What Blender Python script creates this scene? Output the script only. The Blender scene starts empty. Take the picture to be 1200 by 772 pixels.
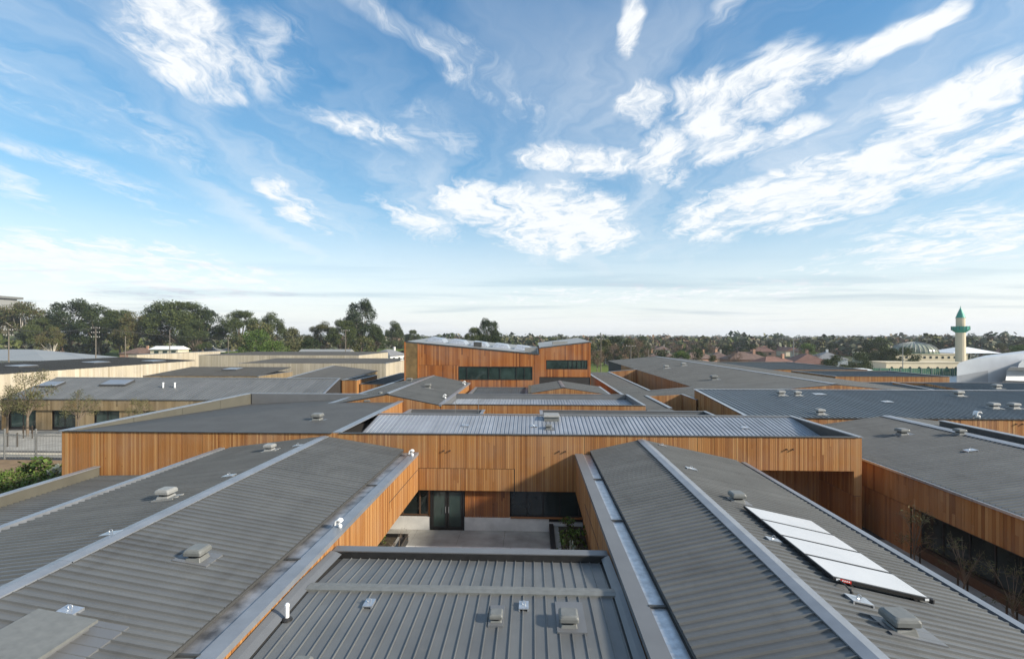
import bpy, math, random
import numpy as np
from mathutils import Vector, Matrix

# ------------------------------------------------------------------ camera
S = bpy.context.scene
COL = S.collection
R = math.radians
YAW = math.atan(23 / 567.0)
cam_d = bpy.data.cameras.new('camera')
cam_d.sensor_width = 36.0
cam_d.lens = 17.01
cam_d.shift_y = 0.0075
cam_d.clip_start = 0.1
cam_d.clip_end = 20000
cam = bpy.data.objects.new('camera', cam_d)
COL.objects.link(cam)
cam.location = (0, 0, 11.0)
cam.rotation_euler = (R(90), 0, YAW)
S.camera = cam

# ------------------------------------------------------------------ sun, sky, exposure
SUN_TRAVEL = Vector((-1.0, 0.36, -0.53)).normalized()
sun_dir = -SUN_TRAVEL
SUN_EL = math.asin(sun_dir.z)
SUN_AZ = math.atan2(sun_dir.x, sun_dir.y)
sd = bpy.data.lights.new('sun', 'SUN')
sd.energy = 4.2
sd.angle = R(5.0)
sd.color = (1.0, 0.92, 0.80)
sun = bpy.data.objects.new('sun', sd)
COL.objects.link(sun)
sun.rotation_euler = SUN_TRAVEL.to_track_quat('-Z', 'Y').to_euler()
sun.location = (40, -40, 60)

S.view_settings.view_transform = 'Standard'
S.view_settings.look = 'None'
S.view_settings.exposure = 0.62
S.view_settings.gamma = 1.0
S.view_settings.use_curve_mapping = False


def px_azel(px, py):
    u = (px - 600) / 567.0
    v = (395 - py) / 567.0
    c, s = math.cos(YAW), math.sin(YAW)
    x, y, z = u * c - s, u * s + c, v
    return math.atan2(x, y), math.atan2(z, math.hypot(x, y))


def make_world():
    w = bpy.data.worlds.new('World')
    S.world = w
    w.use_nodes = True
    nt = w.node_tree
    nt.nodes.clear()
    N, L = nt.nodes, nt.links

    def val(x):
        return x

    def m(op, a, b=None, c=None, clamp=False):
        n = N.new('ShaderNodeMath')
        n.operation = op
        n.use_clamp = clamp
        for i, q in enumerate((a, b, c)):
            if q is None:
                continue
            if isinstance(q, (int, float)):
                n.inputs[i].default_value = q
            else:
                L.new(q, n.inputs[i])
        return n.outputs[0]

    def sstep(x, lo, hi):
        n = N.new('ShaderNodeMapRange')
        n.interpolation_type = 'SMOOTHSTEP'
        L.new(x, n.inputs[0])
        n.inputs[1].default_value = lo
        n.inputs[2].default_value = hi
        return n.outputs[0]

    def comb(x, y, z=0.0):
        n = N.new('ShaderNodeCombineXYZ')
        for i, q in enumerate((x, y, z)):
            if isinstance(q, (int, float)):
                n.inputs[i].default_value = q
            else:
                L.new(q, n.inputs[i])
        return n.outputs[0]

    def noise(vec, scale, detail, rough=0.55, dist=0.0):
        n = N.new('ShaderNodeTexNoise')
        n.noise_dimensions = '3D'
        L.new(vec, n.inputs['Vector'])
        n.inputs['Scale'].default_value = scale
        n.inputs['Detail'].default_value = detail
        n.inputs['Roughness'].default_value = rough
        n.inputs['Distortion'].default_value = dist
        return n.outputs['Fac']

    def vmath(op, a, b=None):
        n = N.new('ShaderNodeVectorMath')
        n.operation = op
        for i, q in enumerate((a, b)):
            if q is None:
                continue
            if isinstance(q, tuple):
                n.inputs[i].default_value = q
            else:
                L.new(q, n.inputs[i])
        return n.outputs['Value' if op == 'DOT_PRODUCT' else 'Vector']

    def ncol(vec, scale, detail, rough=0.55):
        n = N.new('ShaderNodeTexNoise')
        L.new(vec, n.inputs['Vector'])
        n.inputs['Scale'].default_value = scale
        n.inputs['Detail'].default_value = detail
        n.inputs['Roughness'].default_value = rough
        return n.outputs['Color']

    tc = N.new('ShaderNodeTexCoord')
    rot = N.new('ShaderNodeMapping')
    rot.inputs['Rotation'].default_value = (0, 0, -YAW)
    L.new(tc.outputs['Generated'], rot.inputs['Vector'])
    sep = N.new('ShaderNodeSeparateXYZ')
    L.new(rot.outputs[0], sep.inputs[0])
    x, y, z = sep.outputs
    zc = m('MAXIMUM', z, 0.0)
    den = m('ADD', zc, 0.10)
    px = m('DIVIDE', x, den)
    py = m('DIVIDE', y, den)
    pl = comb(px, py)
    yy = m('MAXIMUM', y, 0.25)
    U = m('DIVIDE', x, yy)
    V = m('DIVIDE', zc, yy)
    front = sstep(y, 0.25, 0.45)
    # drifting warp of the cloud deck
    wv = ncol(pl, 1.5, 4, 0.6)
    wv2 = vmath('SUBTRACT', wv, (0.5, 0.5, 0.5))
    amp = m('ADD', 0.04, m('MULTIPLY', V, 0.36))
    uv = vmath('ADD', comb(U, V), vmath('MULTIPLY', wv2, comb(amp, m('MULTIPLY', amp, 0.55))))
    wsep = N.new('ShaderNodeSeparateXYZ')
    L.new(wv2, wsep.inputs[0])
    wob = wsep.outputs[0]
    warped = comb(m('ADD', px, m('MULTIPLY', wob, 0.7)), m('MULTIPLY', m('ADD', py, m('MULTIPLY', wsep.outputs[1], 0.7)), 0.75))
    clump = noise(warped, 5.2, 8, 0.68, 0.1)
    fine = noise(comb(m('MULTIPLY', m('ADD', px, m('MULTIPLY', wob, 0.5)), 3.4), m('MULTIPLY', py, 0.9), 3.7), 2.6, 7, 0.68, 0.4)
    cirr = noise(comb(m('MULTIPLY', m('ADD', px, m('MULTIPLY', wob, 0.8)), 1.7), m('MULTIPLY', py, 0.24), 9.1), 1.5, 6, 0.6, 0.2)
    patch = noise(comb(m('MULTIPLY', px, 0.6), m('MULTIPLY', py, 0.35), 4.2), 1.2, 2, 0.5)
    cirrus = m('MULTIPLY', sstep(cirr, 0.34, 0.72), sstep(patch, 0.22, 0.55))
    # cloud banks, given by their bearing and height in the sky (column, row, half-width, half-height, tilt, weight)
    banks = [
        (838, 120, 62, 44, -5, 1.0), (905, 92, 72, 42, -35, 1.05), (1062, 36, 95, 20, -27, .95), (975, 70, 60, 22, -25, .75),
        (880, 160, 110, 26, -12, .8), (1000, 140, 150, 22, -20, .6), (1140, 105, 140, 38, -25, .95),
        (1010, 200, 230, 40, -20, 1.0), (1165, 170, 130, 40, -22, .9), (880, 240, 120, 34, -14, 1.05), (980, 235, 130, 26, -18, .8),
        (1120, 285, 190, 42, -10, .8), (1020, 310, 190, 26, -4, .6),
        (565, 240, 75, 32, 10, 1.0), (655, 262, 100, 48, 8, 1.1), (490, 258, 70, 26, 28, .7),
        (680, 186, 90, 26, 3, .95), (775, 182, 44, 40, 15, .95), (745, 116, 36, 34, -35, .85), (728, 25, 20, 46, -8, .9), (742, 75, 22, 36, -20, .4),
        (845, 25, 24, 70, 8, .45), (700, 120, 40, 18, 5, .35),
        (212, 48, 105, 58, 32, .95), (305, 62, 70, 60, 20, .55), (270, 108, 36, 16, 18, .8), (165, 15, 80, 30, 35, .5),
        (430, 146, 85, 18, 16, .75), (345, 235, 62, 24, 40, .75), (530, 98, 34, 18, 20, .6), (510, 150, 60, 34, 20, .40),
        (470, 40, 190, 20, 38, .55), (590, 100, 170, 24, 40, .45), (310, 190, 230, 18, 38, .34),
        (60, 185, 230, 20, 18, .50), (90, 120, 250, 40, 25, .42), (20, 225, 90, 18, 30, .5), (200, 250, 240, 22, 22, .35),
        (120, 315, 330, 44, 8, .85), (330, 352, 330, 26, 3, .6), (780, 345, 420, 22, -2, .7), (1080, 335, 240, 14, -3, .55),
    ]
    total = None
    for (bx_, by_, rx, ry, tilt, wt) in banks:
        mp = N.new('ShaderNodeMapping')
        mp.vector_type = 'TEXTURE'
        mp.inputs['Location'].default_value = ((bx_ - 600) / 567.0, (395 - by_) / 567.0, 0)
        mp.inputs['Rotation'].default_value = (0, 0, R(-tilt))
        mp.inputs['Scale'].default_value = (rx * 1.5 / 567.0, ry * 1.5 / 567.0, 1.0)
        L.new(uv, mp.inputs['Vector'])
        q = vmath('DOT_PRODUCT', mp.outputs[0], mp.outputs[0])
        n = N.new('ShaderNodeMapRange')
        n.interpolation_type = 'SMOOTHERSTEP'
        L.new(q, n.inputs[0])
        n.inputs[1].default_value = 1.0
        n.inputs[2].default_value = -0.35
        n.inputs[3].default_value = 0.0
        n.inputs[4].default_value = wt * 1.15
        total = n.outputs[0] if total is None else m('MAXIMUM', total, n.outputs[0])
    # behind the camera the same kind of sky goes on
    field = sstep(noise(pl, 0.55, 2), 0.42, 0.70)
    total = m('ADD', m('MULTIPLY', total, front), m('MULTIPLY', field, m('MULTIPLY', m('SUBTRACT', 1.0, front), 0.8)))
    wisp = m('ADD', m('MULTIPLY', m('SUBTRACT', clump, 0.5), 2.6), m('MULTIPLY', m('SUBTRACT', fine, 0.5), 2.0))
    raw = m('ADD', m('MULTIPLY', total, 0.78), wisp)
    cum = m('MULTIPLY', sstep(raw, -0.12, 1.06), sstep(total, 0.0, 0.80))
    haze = m('MULTIPLY', m('POWER', m('SUBTRACT', 1.0, m('MINIMUM', m('MULTIPLY', m('ABSOLUTE', z), 3.3), 1.0)), 1.6), 0.92)
    thin = m('MAXIMUM', m('MULTIPLY', cirrus, 0.46), m('MULTIPLY', m('MULTIPLY', sstep(total, 0.0, 0.9), m('ADD', 0.25, m('MULTIPLY', sstep(fine, 0.30, 0.66), 0.75))), m('MULTIPLY', sstep(cirr, 0.25, 0.62), 0.75)))
    veil = m('MULTIPLY', sstep(patch, 0.3, 0.75), 0.10)
    cover = m('MAXIMUM', m('MAXIMUM', cum, thin), haze)
    cover = m('MINIMUM', m('ADD', cover, veil), 0.97)
    strat = noise(comb(m('MULTIPLY', U, 1.2), m('MULTIPLY', V, 24.0), 1.3), 1.6, 4, 0.55, 0.3)
    low = m('MULTIPLY', sstep(strat, 0.46, 0.70), m('MULTIPLY', sstep(V, 0.01, 0.05), m('SUBTRACT', 1.0, sstep(V, 0.09, 0.20))))

    sky = N.new('ShaderNodeTexSky')
    sky.sky_type = 'NISHITA'
    sky.sun_disc = False
    sky.sun_elevation = SUN_EL
    sky.sun_rotation = SUN_AZ
    sky.altitude = 50
    sky.air_density = 1.0
    sky.dust_density = 0.6
    sky.ozone_density = 1.6
    hs = N.new('ShaderNodeHueSaturation')
    hs.inputs['Saturation'].default_value = 1.34
    hs.inputs['Value'].default_value = 1.06
    hs.inputs['Hue'].default_value = 0.498
    L.new(sky.outputs[0], hs.inputs['Color'])
    shade = N.new('ShaderNodeMixRGB')
    shade.inputs[1].default_value = (4.4, 4.52, 4.6, 1)
    shade.inputs[2].default_value = (2.8, 3.15, 3.6, 1)
    L.new(m('MAXIMUM', m('MULTIPLY', low, 1.0), m('MULTIPLY', sstep(clump, 0.60, 0.35), 0.12)), shade.inputs[0])
    mix = N.new('ShaderNodeMixRGB')
    L.new(cover, mix.inputs[0])
    soft = vmath('DIVIDE', hs.outputs[0], vmath('ADD', vmath('MULTIPLY', hs.outputs[0], (0.075, 0.075, 0.075)), (1.0, 1.0, 1.0)))
    L.new(soft, mix.inputs[1])
    L.new(shade.outputs[0], mix.inputs[2])
    bg = N.new('ShaderNodeBackground')
    bg.inputs['Strength'].default_value = 0.15
    L.new(mix.outputs[0], bg.inputs['Color'])
    out = N.new('ShaderNodeOutputWorld')
    L.new(bg.outputs[0], out.inputs['Surface'])
    w.cycles.sampling_method = 'MANUAL'
    w.cycles.sample_map_resolution = 1024


make_world()

# ------------------------------------------------------------------ materials
MAT = {}


def new_mat(name):
    mt = bpy.data.materials.new(name)
    mt.use_nodes = True
    nt = mt.node_tree
    b = nt.nodes['Principled BSDF']
    MAT[name] = mt
    return mt, nt, b


def ramp(nt, fac, stops):
    r = nt.nodes.new('ShaderNodeValToRGB')
    els = r.color_ramp.elements
    while len(els) < len(stops):
        els.new(0.5)
    for e, (p, c) in zip(els, stops):
        e.position = p
        e.color = (c[0], c[1], c[2], 1)
    nt.links.new(fac, r.inputs[0])
    return r.outputs[0]


def nz(nt, scale, detail=4, rough=0.55, vec=None, stretch=None):
    n = nt.nodes.new('ShaderNodeTexNoise')
    n.inputs['Scale'].default_value = scale
    n.inputs['Detail'].default_value = detail
    n.inputs['Roughness'].default_value = rough
    if vec is None:
        g = nt.nodes.new('ShaderNodeNewGeometry')
        vec = g.outputs['Position']
    if stretch:
        mp = nt.nodes.new('ShaderNodeMapping')
        mp.inputs['Scale'].default_value = stretch
        nt.links.new(vec, mp.inputs['Vector'])
        vec = mp.outputs[0]
    nt.links.new(vec, n.inputs['Vector'])
    return n.outputs['Fac']


def mixc(nt, fac, a, b, mode='MIX'):
    n = nt.nodes.new('ShaderNodeMixRGB')
    n.blend_type = mode
    for i, q in enumerate((fac, a, b)):
        if isinstance(q, (int, float)):
            n.inputs[i].default_value = q
        elif isinstance(q, tuple):
            n.inputs[i].default_value = (q[0], q[1], q[2], 1)
        else:
            nt.links.new(q, n.inputs[i])
    return n.outputs[0]


def mmath(nt, op, a, b):
    n = nt.nodes.new('ShaderNodeMath')
    n.operation = op
    for i, q in enumerate((a, b)):
        if isinstance(q, (int, float)):
            n.inputs[i].default_value = q
        else:
            nt.links.new(q, n.inputs[i])
    return n.outputs[0]


def plain(name, col, rough=0.6, metal=0.0, var=0.12, scale=3.0, spec=0.4, bump=0.0):
    mt, nt, b = new_mat(name)
    f = nz(nt, scale, 5)
    lo = tuple(max(0, c * (1 - var)) for c in col)
    hi = tuple(min(1, c * (1 + var)) for c in col)
    nt.links.new(ramp(nt, f, [(0.3, lo), (0.7, hi)]), b.inputs['Base Color'])
    b.inputs['Roughness'].default_value = rough
    b.inputs['Metallic'].default_value = metal
    b.inputs['Specular IOR Level'].default_value = spec
    if bump:
        bp = nt.nodes.new('ShaderNodeBump')
        bp.inputs['Strength'].default_value = bump
        bp.inputs['Distance'].default_value = 0.02
        nt.links.new(nz(nt, scale * 8, 4), bp.inputs['Height'])
        nt.links.new(bp.outputs[0], b.inputs['Normal'])
    return mt


def timber(name, stops, weather=(0.3, 0.27, 0.23), wamt=0.06, rough=0.62):
    """vertical boards: every board (mesh island) has its own tone"""
    mt, nt, b = new_mat(name)
    g = nt.nodes.new('ShaderNodeNewGeometry')
    base = ramp(nt, g.outputs['Random Per Island'], stops)
    grain = nz(nt, 5.0, 6, 0.6, g.outputs['Position'], (14, 14, 0.55))
    col = mixc(nt, mmath(nt, 'MULTIPLY', grain, 0.45), base, mixc(nt, 1.0, base, (0.42, 0.36, 0.33), 'MULTIPLY'))
    big = nz(nt, 0.35, 4, 0.6)
    col = mixc(nt, mmath(nt, 'MULTIPLY', mmath(nt, 'MAXIMUM', mmath(nt, 'SUBTRACT', big, 0.42), 0.0), wamt * 14), col, weather)
    run = nz(nt, 1.0, 4, 0.6, g.outputs['Position'], (2.2, 2.2, 0.25))
    col = mixc(nt, mmath(nt, 'MULTIPLY', mmath(nt, 'MAXIMUM', mmath(nt, 'SUBTRACT', run, 0.52), 0.0), 1.1), col, mixc(nt, 1.0, col, (0.5, 0.42, 0.36), 'MULTIPLY'))
    nt.links.new(col, b.inputs['Base Color'])
    b.inputs['Roughness'].default_value = rough
    b.inputs['Specular IOR Level'].default_value = 0.25
    bp = nt.nodes.new('ShaderNodeBump')
    bp.inputs['Strength'].default_value = 0.25
    bp.inputs['Distance'].default_value = 0.01
    nt.links.new(grain, bp.inputs['Height'])
    nt.links.new(bp.outputs[0], b.inputs['Normal'])
    return mt


def roofmat(name, col, rough=0.46, spec=0.5):
    mt, nt, b = new_mat(name)
    f = nz(nt, 0.6, 6, 0.6)
    d = nz(nt, 6.0, 5, 0.65)
    g = nt.nodes.new('ShaderNodeNewGeometry')
    base = ramp(nt, f, [(0.3, tuple(c * 0.87 for c in col)), (0.72, tuple(c * 1.12 for c in col))])
    isl = ramp(nt, g.outputs['Random Per Island'], [(0, (0.90, 0.90, 0.90)), (1, (1.08, 1.08, 1.08))])
    base = mixc(nt, 1.0, base, isl, 'MULTIPLY')
    oi = nt.nodes.new('ShaderNodeObjectInfo')
    base = mixc(nt, 1.0, base, ramp(nt, oi.outputs['Random'], [(0, (0.92, 0.92, 0.92)), (1, (1.07, 1.07, 1.06))]), 'MULTIPLY')
    dirt = mmath(nt, 'MULTIPLY', mmath(nt, 'MAXIMUM', mmath(nt, 'SUBTRACT', d, 0.60), 0.0), 2.0)
    streak = nz(nt, 1.0, 4, 0.6, None, (1.3, 0.35, 1.0))
    base = mixc(nt, mmath(nt, 'MULTIPLY', mmath(nt, 'MAXIMUM', mmath(nt, 'SUBTRACT', streak, 0.55), 0.0), 1.6), base, (0.055, 0.052, 0.047))
    base = mixc(nt, dirt, base, (0.20, 0.185, 0.16))
    nt.links.new(base, b.inputs['Base Color'])
    b.inputs['Specular IOR Level'].default_value = spec
    rr = nt.nodes.new('ShaderNodeMapRange')
    nt.links.new(d, rr.inputs[0])
    rr.inputs[3].default_value = rough - 0.08
    rr.inputs[4].default_value = rough + 0.14
    nt.links.new(rr.outputs[0], b.inputs['Roughness'])
    return mt


OR = [(0.0, (0.273, 0.109, 0.032)), (0.14, (0.365, 0.158, 0.048)), (0.42, (0.415, 0.190, 0.060)), (0.74, (0.465, 0.226, 0.076)), (0.93, (0.528, 0.287, 0.110)), (1.0, (0.319, 0.125, 0.038))]
RD = [(0.0, (.21, .066, .018)), (0.25, (.34, .112, .028)), (0.55, (.43, .155, .040)), (0.85, (.50, .205, .062)), (1.0, (.27, .085, .024))]
PL = [(0.0, (.50, .43, .30)), (0.4, (.60, .53, .39)), (0.8, (.68, .61, .47)), (1.0, (.44, .37, .25))]
OL = [(0.0, (.20, .145, .075)), (0.4, (.30, .22, .115)), (0.8, (.38, .29, .165)), (1.0, (.24, .17, .09))]
timber('timber', OR)
timber('timber_red', RD)
timber('timber_pale', PL, wamt=0.1)
timber('timber_olive', OL)
roofmat('roof_grey', (.124, .127, .125), 0.40, 0.46)
roofmat('roof_silver', (.30, .32, .35), 0.36, 0.6)
roofmat('roof_dark', (.058, .058, .056), 0.55, 0.35)
roofmat('roof_sky_tint', (.085, .105, .118), 0.42)  # roof grey with bluish sky reflection painted into the base colour
roofmat('membrane', (.092, .092, .088), 0.7, 0.3)
plain('cap_metal', (.24, .255, .275), 0.36, 0.25, 0.14, 1.5, 0.5)  # lighter and bluer than the roofs, sky reflection put into the colour
plain('cap_dark', (.060, .060, .058), 0.45, 0.0, 0.2, 2.0)
plain('parapet_lining', (.100, .095, .074), 0.6, 0.0, 0.12, 0.8)
plain('galvanised', (.52, .54, .56), 0.34, 0.7, 0.22, 5.0, 0.5)
plain('gutter_stain', (.26, .26, .265), 0.38, 0.45, 0.6, 1.8)
plain('vent_grey', (.16, .163, .152), 0.42, 0.0, 0.12, 6.0)
plain('vent_pale', (.26, .26, .245), 0.45, 0.0, 0.1, 6.0)
plain('flashing_grey', (.150, .154, .158), 0.40, 0.1, 0.07, 1.2)
plain('white_paint', (.78, .78, .76), 0.45, 0.0, 0.05, 4.0)
plain('black_frame', (.022, .021, .020), 0.4, 0.0, 0.2, 3.0)
plain('core_dark', (.035, .032, .030), 0.8)
plain('soffit', (.10, .055, .03), 0.7)
plain('concrete', (.70, .68, .63), 0.85, 0.0, 0.14, 1.4, 0.2, 0.2)
plain('paving', (.34, .325, .29), 0.9, 0.0, 0.25, 0.9, 0.2, 0.2)
plain('asphalt', (.075, .074, .072), 0.95, 0.0, 0.2, 1.0, 0.2)
plain('earth', (.22, .155, .095), 0.95, 0.0, 0.25, 0.8, 0.1)
plain('mulch', (.075, .06, .042), 0.95, 0.0, 0.3, 5.0, 0.1)
plain('steel_rail', (.24, .24, .23), 0.5, 0.3)
plain('pole_wood', (.17, .145, .115), 0.85)
plain('insulator', (.75, .74, .70), 0.4)
plain('bark', (.17, .135, .10), 0.9, 0.0, 0.3, 2.0, 0.1)
plain('bark_pale', (.55, .50, .43), 0.85, 0.0, 0.2, 1.0, 0.1)
plain('bark_dark', (.06, .048, .036), 0.9, 0.0, 0.3, 2.0, 0.1)
plain('render_cream', (.58, .50, .35), 0.85, 0.0, 0.06, 0.3)
plain('copper_green', (.035, .26, .19), 0.5, 0.1, 0.15, 0.6)
plain('fence_green', (.025, .11, .065), 0.6)
plain('brick_wall', (.38, .22, .15), 0.9)
plain('cream_wall', (.62, .54, .40), 0.85)
plain('white_wall', (.70, .69, .66), 0.8)
plain('roof_tile_red', (.165, .088, .066), 0.85, 0.0, 0.2, 0.8)
plain('roof_tile_brown', (.15, .10, .08), 0.85, 0.0, 0.2, 0.8)
plain('roof_tile_grey', (.20, .20, .20), 0.8, 0.0, 0.15, 0.8)
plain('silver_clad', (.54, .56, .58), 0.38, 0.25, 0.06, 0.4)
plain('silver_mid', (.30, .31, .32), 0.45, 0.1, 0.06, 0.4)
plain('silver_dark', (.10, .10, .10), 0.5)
plain('red_label', (.55, .03, .02), 0.4)
plain('tyre', (.02, .02, .02), 0.8)
plain('car_silver', (.55, .56, .58), 0.25, 0.5)
plain('car_white', (.75, .75, .74), 0.25)
plain('car_dark', (.06, .07, .09), 0.25)
plain('tarp_cream', (.55, .38, .17), 0.7)
plain('blue_panel', (.22, .42, .50), 0.6)
plain('golden_mesh', (.36, .235, .10), 0.5, 0.2, 0.35, 1.2)


def glassmat(name, col, rough=0.06, spec=0.6):
    mt, nt, b = new_mat(name)
    f = nz(nt, 0.5, 3)
    nt.links.new(ramp(nt, f, [(0.35, tuple(c * .6 for c in col)), (0.65, tuple(c * 1.4 for c in col))]), b.inputs['Base Color'])
    b.inputs['Roughness'].default_value = rough
    b.inputs['Specular IOR Level'].default_value = spec
    return mt


glassmat('glass', (.022, .030, .029), 0.05, 0.7)
glassmat('glass_green_reflect', (.030, .050, .043), 0.06, 0.8)  # green of the reflections is painted into the pane colour
glassmat('dome_glass', (.27, .28, .20), 0.25, 0.5)
mt, nt, b = new_mat('collector_cover')
nt.links.new(ramp(nt, nz(nt, 0.8, 4), [(0.3, (.47, .48, .49)), (0.7, (.53, .535, .54))]), b.inputs['Base Color'])
b.inputs['Roughness'].default_value = 0.22
b.inputs['Specular IOR Level'].default_value = 0.5


def leafmat(name, stops, rough=0.55):
    mt, nt, b = new_mat(name)
    g = nt.nodes.new('ShaderNodeNewGeometry')
    base = ramp(nt, g.outputs['Random Per Island'], stops)
    oi = nt.nodes.new('ShaderNodeObjectInfo')
    tone = ramp(nt, oi.outputs['Random'], [(0, (.80, .84, .80)), (1, (1.2, 1.15, 1.1))])
    nt.links.new(mixc(nt, 1.0, base, tone, 'MULTIPLY'), b.inputs['Base Color'])
    b.inputs['Roughness'].default_value = rough
    b.inputs['Specular IOR Level'].default_value = 0.06
    return mt


leafmat('leaf_gum', [(0, (.036, .050, .016)), (.5, (.064, .082, .028)), (1, (.112, .128, .050))])
leafmat('leaf_gum_brown', [(0, (.062, .050, .020)), (.5, (.098, .080, .036)), (1, (.145, .115, .056))])
leafmat('leaf_dark', [(0, (.022, .034, .014)), (.5, (.040, .056, .024)), (1, (.070, .086, .038))])
leafmat('leaf_green', [(0, (.050, .085, .018)), (.5, (.085, .135, .030)), (1, (.135, .185, .050))])
leafmat('leaf_olive', [(0, (0.065, 0.068, 0.029)), (.5, (0.107, 0.107, 0.047)), (1, (0.163, 0.150, 0.075))])
leafmat('leaf_far', [(0, (0.068, 0.085, 0.054)), (.35, (0.102, 0.116, 0.078)), (.7, (0.145, 0.150, 0.105)), (1, (0.196, 0.170, 0.128))])
leafmat('twig', [(0, (.09, .065, .045)), (.5, (.15, .105, .075)), (1, (.21, .15, .11))], 0.8)
leafmat('blossom', [(0, (.30, .30, .22)), (1, (.62, .60, .50))], 0.8)


def groundmat():
    mt, nt, b = new_mat('terrain')
    f = nz(nt, 0.012, 6, 0.6)
    h = nz(nt, 0.25, 5, 0.6)
    c1 = ramp(nt, f, [(0.30, (.060, .085, .026)), (0.5, (.085, .095, .045)), (0.62, (.15, .13, .085)), (0.75, (.085, .080, .055))])
    c2 = mixc(nt, 0.35, c1, ramp(nt, h, [(.3, (.05, .06, .025)), (.7, (.14, .13, .08))]))
    nt.links.new(c2, b.inputs['Base Color'])
    b.inputs['Roughness'].default_value = 0.95
    b.inputs['Specular IOR Level'].default_value = 0.1
    mt, nt, b = new_mat('grass')
    h = nz(nt, 0.8, 6, 0.65)
    nt.links.new(ramp(nt, h, [(.3, (.085, .125, .022)), (.7, (.15, .18, .045))]), b.inputs['Base Color'])
    b.inputs['Roughness'].default_value = 0.95
    b.inputs['Specular IOR Level'].default_value = 0.1


groundmat()

# ------------------------------------------------------------------ helpers
WL = {}          # world location of every object we make


class MB:
    def __init__(self):
        self.v, self.f = [], []

    def poly(self, pts):
        i = len(self.v)
        self.v += [tuple(p) for p in pts]
        self.f.append(tuple(range(i, i + len(pts))))
        return self

    def hexa(self, b, t):
        """b, t: four bottom and four top points, anticlockwise from above"""
        i = len(self.v)
        self.v += [tuple(p) for p in b] + [tuple(p) for p in t]
        for q in ((3, 2, 1, 0), (4, 5, 6, 7), (0, 1, 5, 4), (1, 2, 6, 5), (2, 3, 7, 6), (3, 0, 4, 7)):
            self.f.append(tuple(i + k for k in q))
        return self

    def box(self, x0, x1, y0, y1, z0, z1):
        return self.hexa([(x0, y0, z0), (x1, y0, z0), (x1, y1, z0), (x0, y1, z0)],
                         [(x0, y0, z1), (x1, y0, z1), (x1, y1, z1), (x0, y1, z1)])

    def extrude(self, pts, vec):
        """solid from a polygon moved by vec"""
        n = len(pts)
        i = len(self.v)
        vec = Vector(vec)
        self.v += [tuple(p) for p in pts] + [tuple(Vector(p) + vec) for p in pts]
        self.f.append(tuple(i + k for k in range(n))[::-1])
        self.f.append(tuple(i + n + k for k in range(n)))
        for k in range(n):
            k2 = (k + 1) % n
            self.f.append((i + k, i + k2, i + n + k2, i + n + k))
        return self

    def slab(self, quad, t):
        """thin plate: quad moved down by t"""
        q = [Vector(p) for p in quad]
        return self.hexa([p - Vector((0, 0, t)) for p in q], q)

    def tube(self, pts, rad, n=6, cap=True):
        pts = [Vector(p) for p in pts]
        if not isinstance(rad, (list, tuple)):
            rad = [rad] * len(pts)
        i = len(self.v)
        for k, p in enumerate(pts):
            d = (pts[min(k + 1, len(pts) - 1)] - pts[max(k - 1, 0)])
            if d.length < 1e-9:
                d = Vector((0, 0, 1))
            d.normalize()
            a = d.orthogonal().normalized() if abs(d.z) > .98 else d.cross(Vector((0, 0, 1))).normalized()
            if abs(d.z) > .98:
                a = Vector((1, 0, 0)) - d * d.x
                a.normalize()
            bb = d.cross(a).normalized()
            for j in range(n):
                t = 2 * math.pi * j / n
                self.v.append(tuple(p + (a * math.cos(t) + bb * math.sin(t)) * rad[k]))
        for k in range(len(pts) - 1):
            for j in range(n):
                j2 = (j + 1) % n
                self.f.append((i + k * n + j, i + k * n + j2, i + (k + 1) * n + j2, i + (k + 1) * n + j))
        if cap:
            self.f.append(tuple(i + j for j in range(n))[::-1])
            self.f.append(tuple(i + (len(pts) - 1) * n + j for j in range(n)))
        return self

    def lathe(self, c, prof, n=20):
        """prof: (radius, z) from bottom to top"""
        i = len(self.v)
        for (r, z) in prof:
            for j in range(n):
                t = 2 * math.pi * j / n
                self.v.append((c[0] + r * math.cos(t), c[1] + r * math.sin(t), c[2] + z))
        for k in range(len(prof) - 1):
            for j in range(n):
                j2 = (j + 1) % n
                self.f.append((i + k * n + j, i + k * n + j2, i + (k + 1) * n + j2, i + (k + 1) * n + j))
        self.f.append(tuple(i + j for j in range(n))[::-1])
        self.f.append(tuple(i + (len(prof) - 1) * n + j for j in range(n)))
        return self

    def mesh(self, name, off=(0, 0, 0)):
        me = bpy.data.meshes.new(name)
        o = Vector(off)
        me.from_pydata([tuple(Vector(p) - o) for p in self.v], [], self.f)
        me.update()
        return me

    def build(self, name, mat, parent=None, origin=None, kind=None, smooth=False):
        if origin is None:
            a = np.array(self.v)
            lo, hi = a.min(0), a.max(0)
            origin = ((lo[0] + hi[0]) / 2, (lo[1] + hi[1]) / 2, lo[2])
        me = self.mesh(name, origin)
        me.materials.append(MAT[mat])
        if smooth:
            for p in me.polygons:
                p.use_smooth = True
        o = bpy.data.objects.new(name, me)
        COL.objects.link(o)
        place(o, origin, parent)
        if kind:
            o['kind'] = kind
        return o


def place(o, wl, parent=None):
    wl = Vector(wl)
    WL[o] = wl
    if parent is not None:
        o.parent = parent
        o.location = wl - WL[parent]
    else:
        o.location = wl


def tag(o, label, cat, group=None):
    o['label'] = label
    o['category'] = cat
    if group:
        o['group'] = group
    return o


def thing(name, label, cat, loc, group=None):
    o = bpy.data.objects.new(name, None)
    o.empty_display_size = 0.5
    COL.objects.link(o)
    place(o, loc)
    return tag(o, label, cat, group)


def struct(o):
    o['kind'] = 'structure'
    return o


def copy_tree(o, parent=None):
    c = o.copy()
    COL.objects.link(c)
    if parent is not None:
        c.parent = parent
    for ch in list(o.children):
        copy_tree(ch, c)
    return c


rng = random.Random(7)


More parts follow.
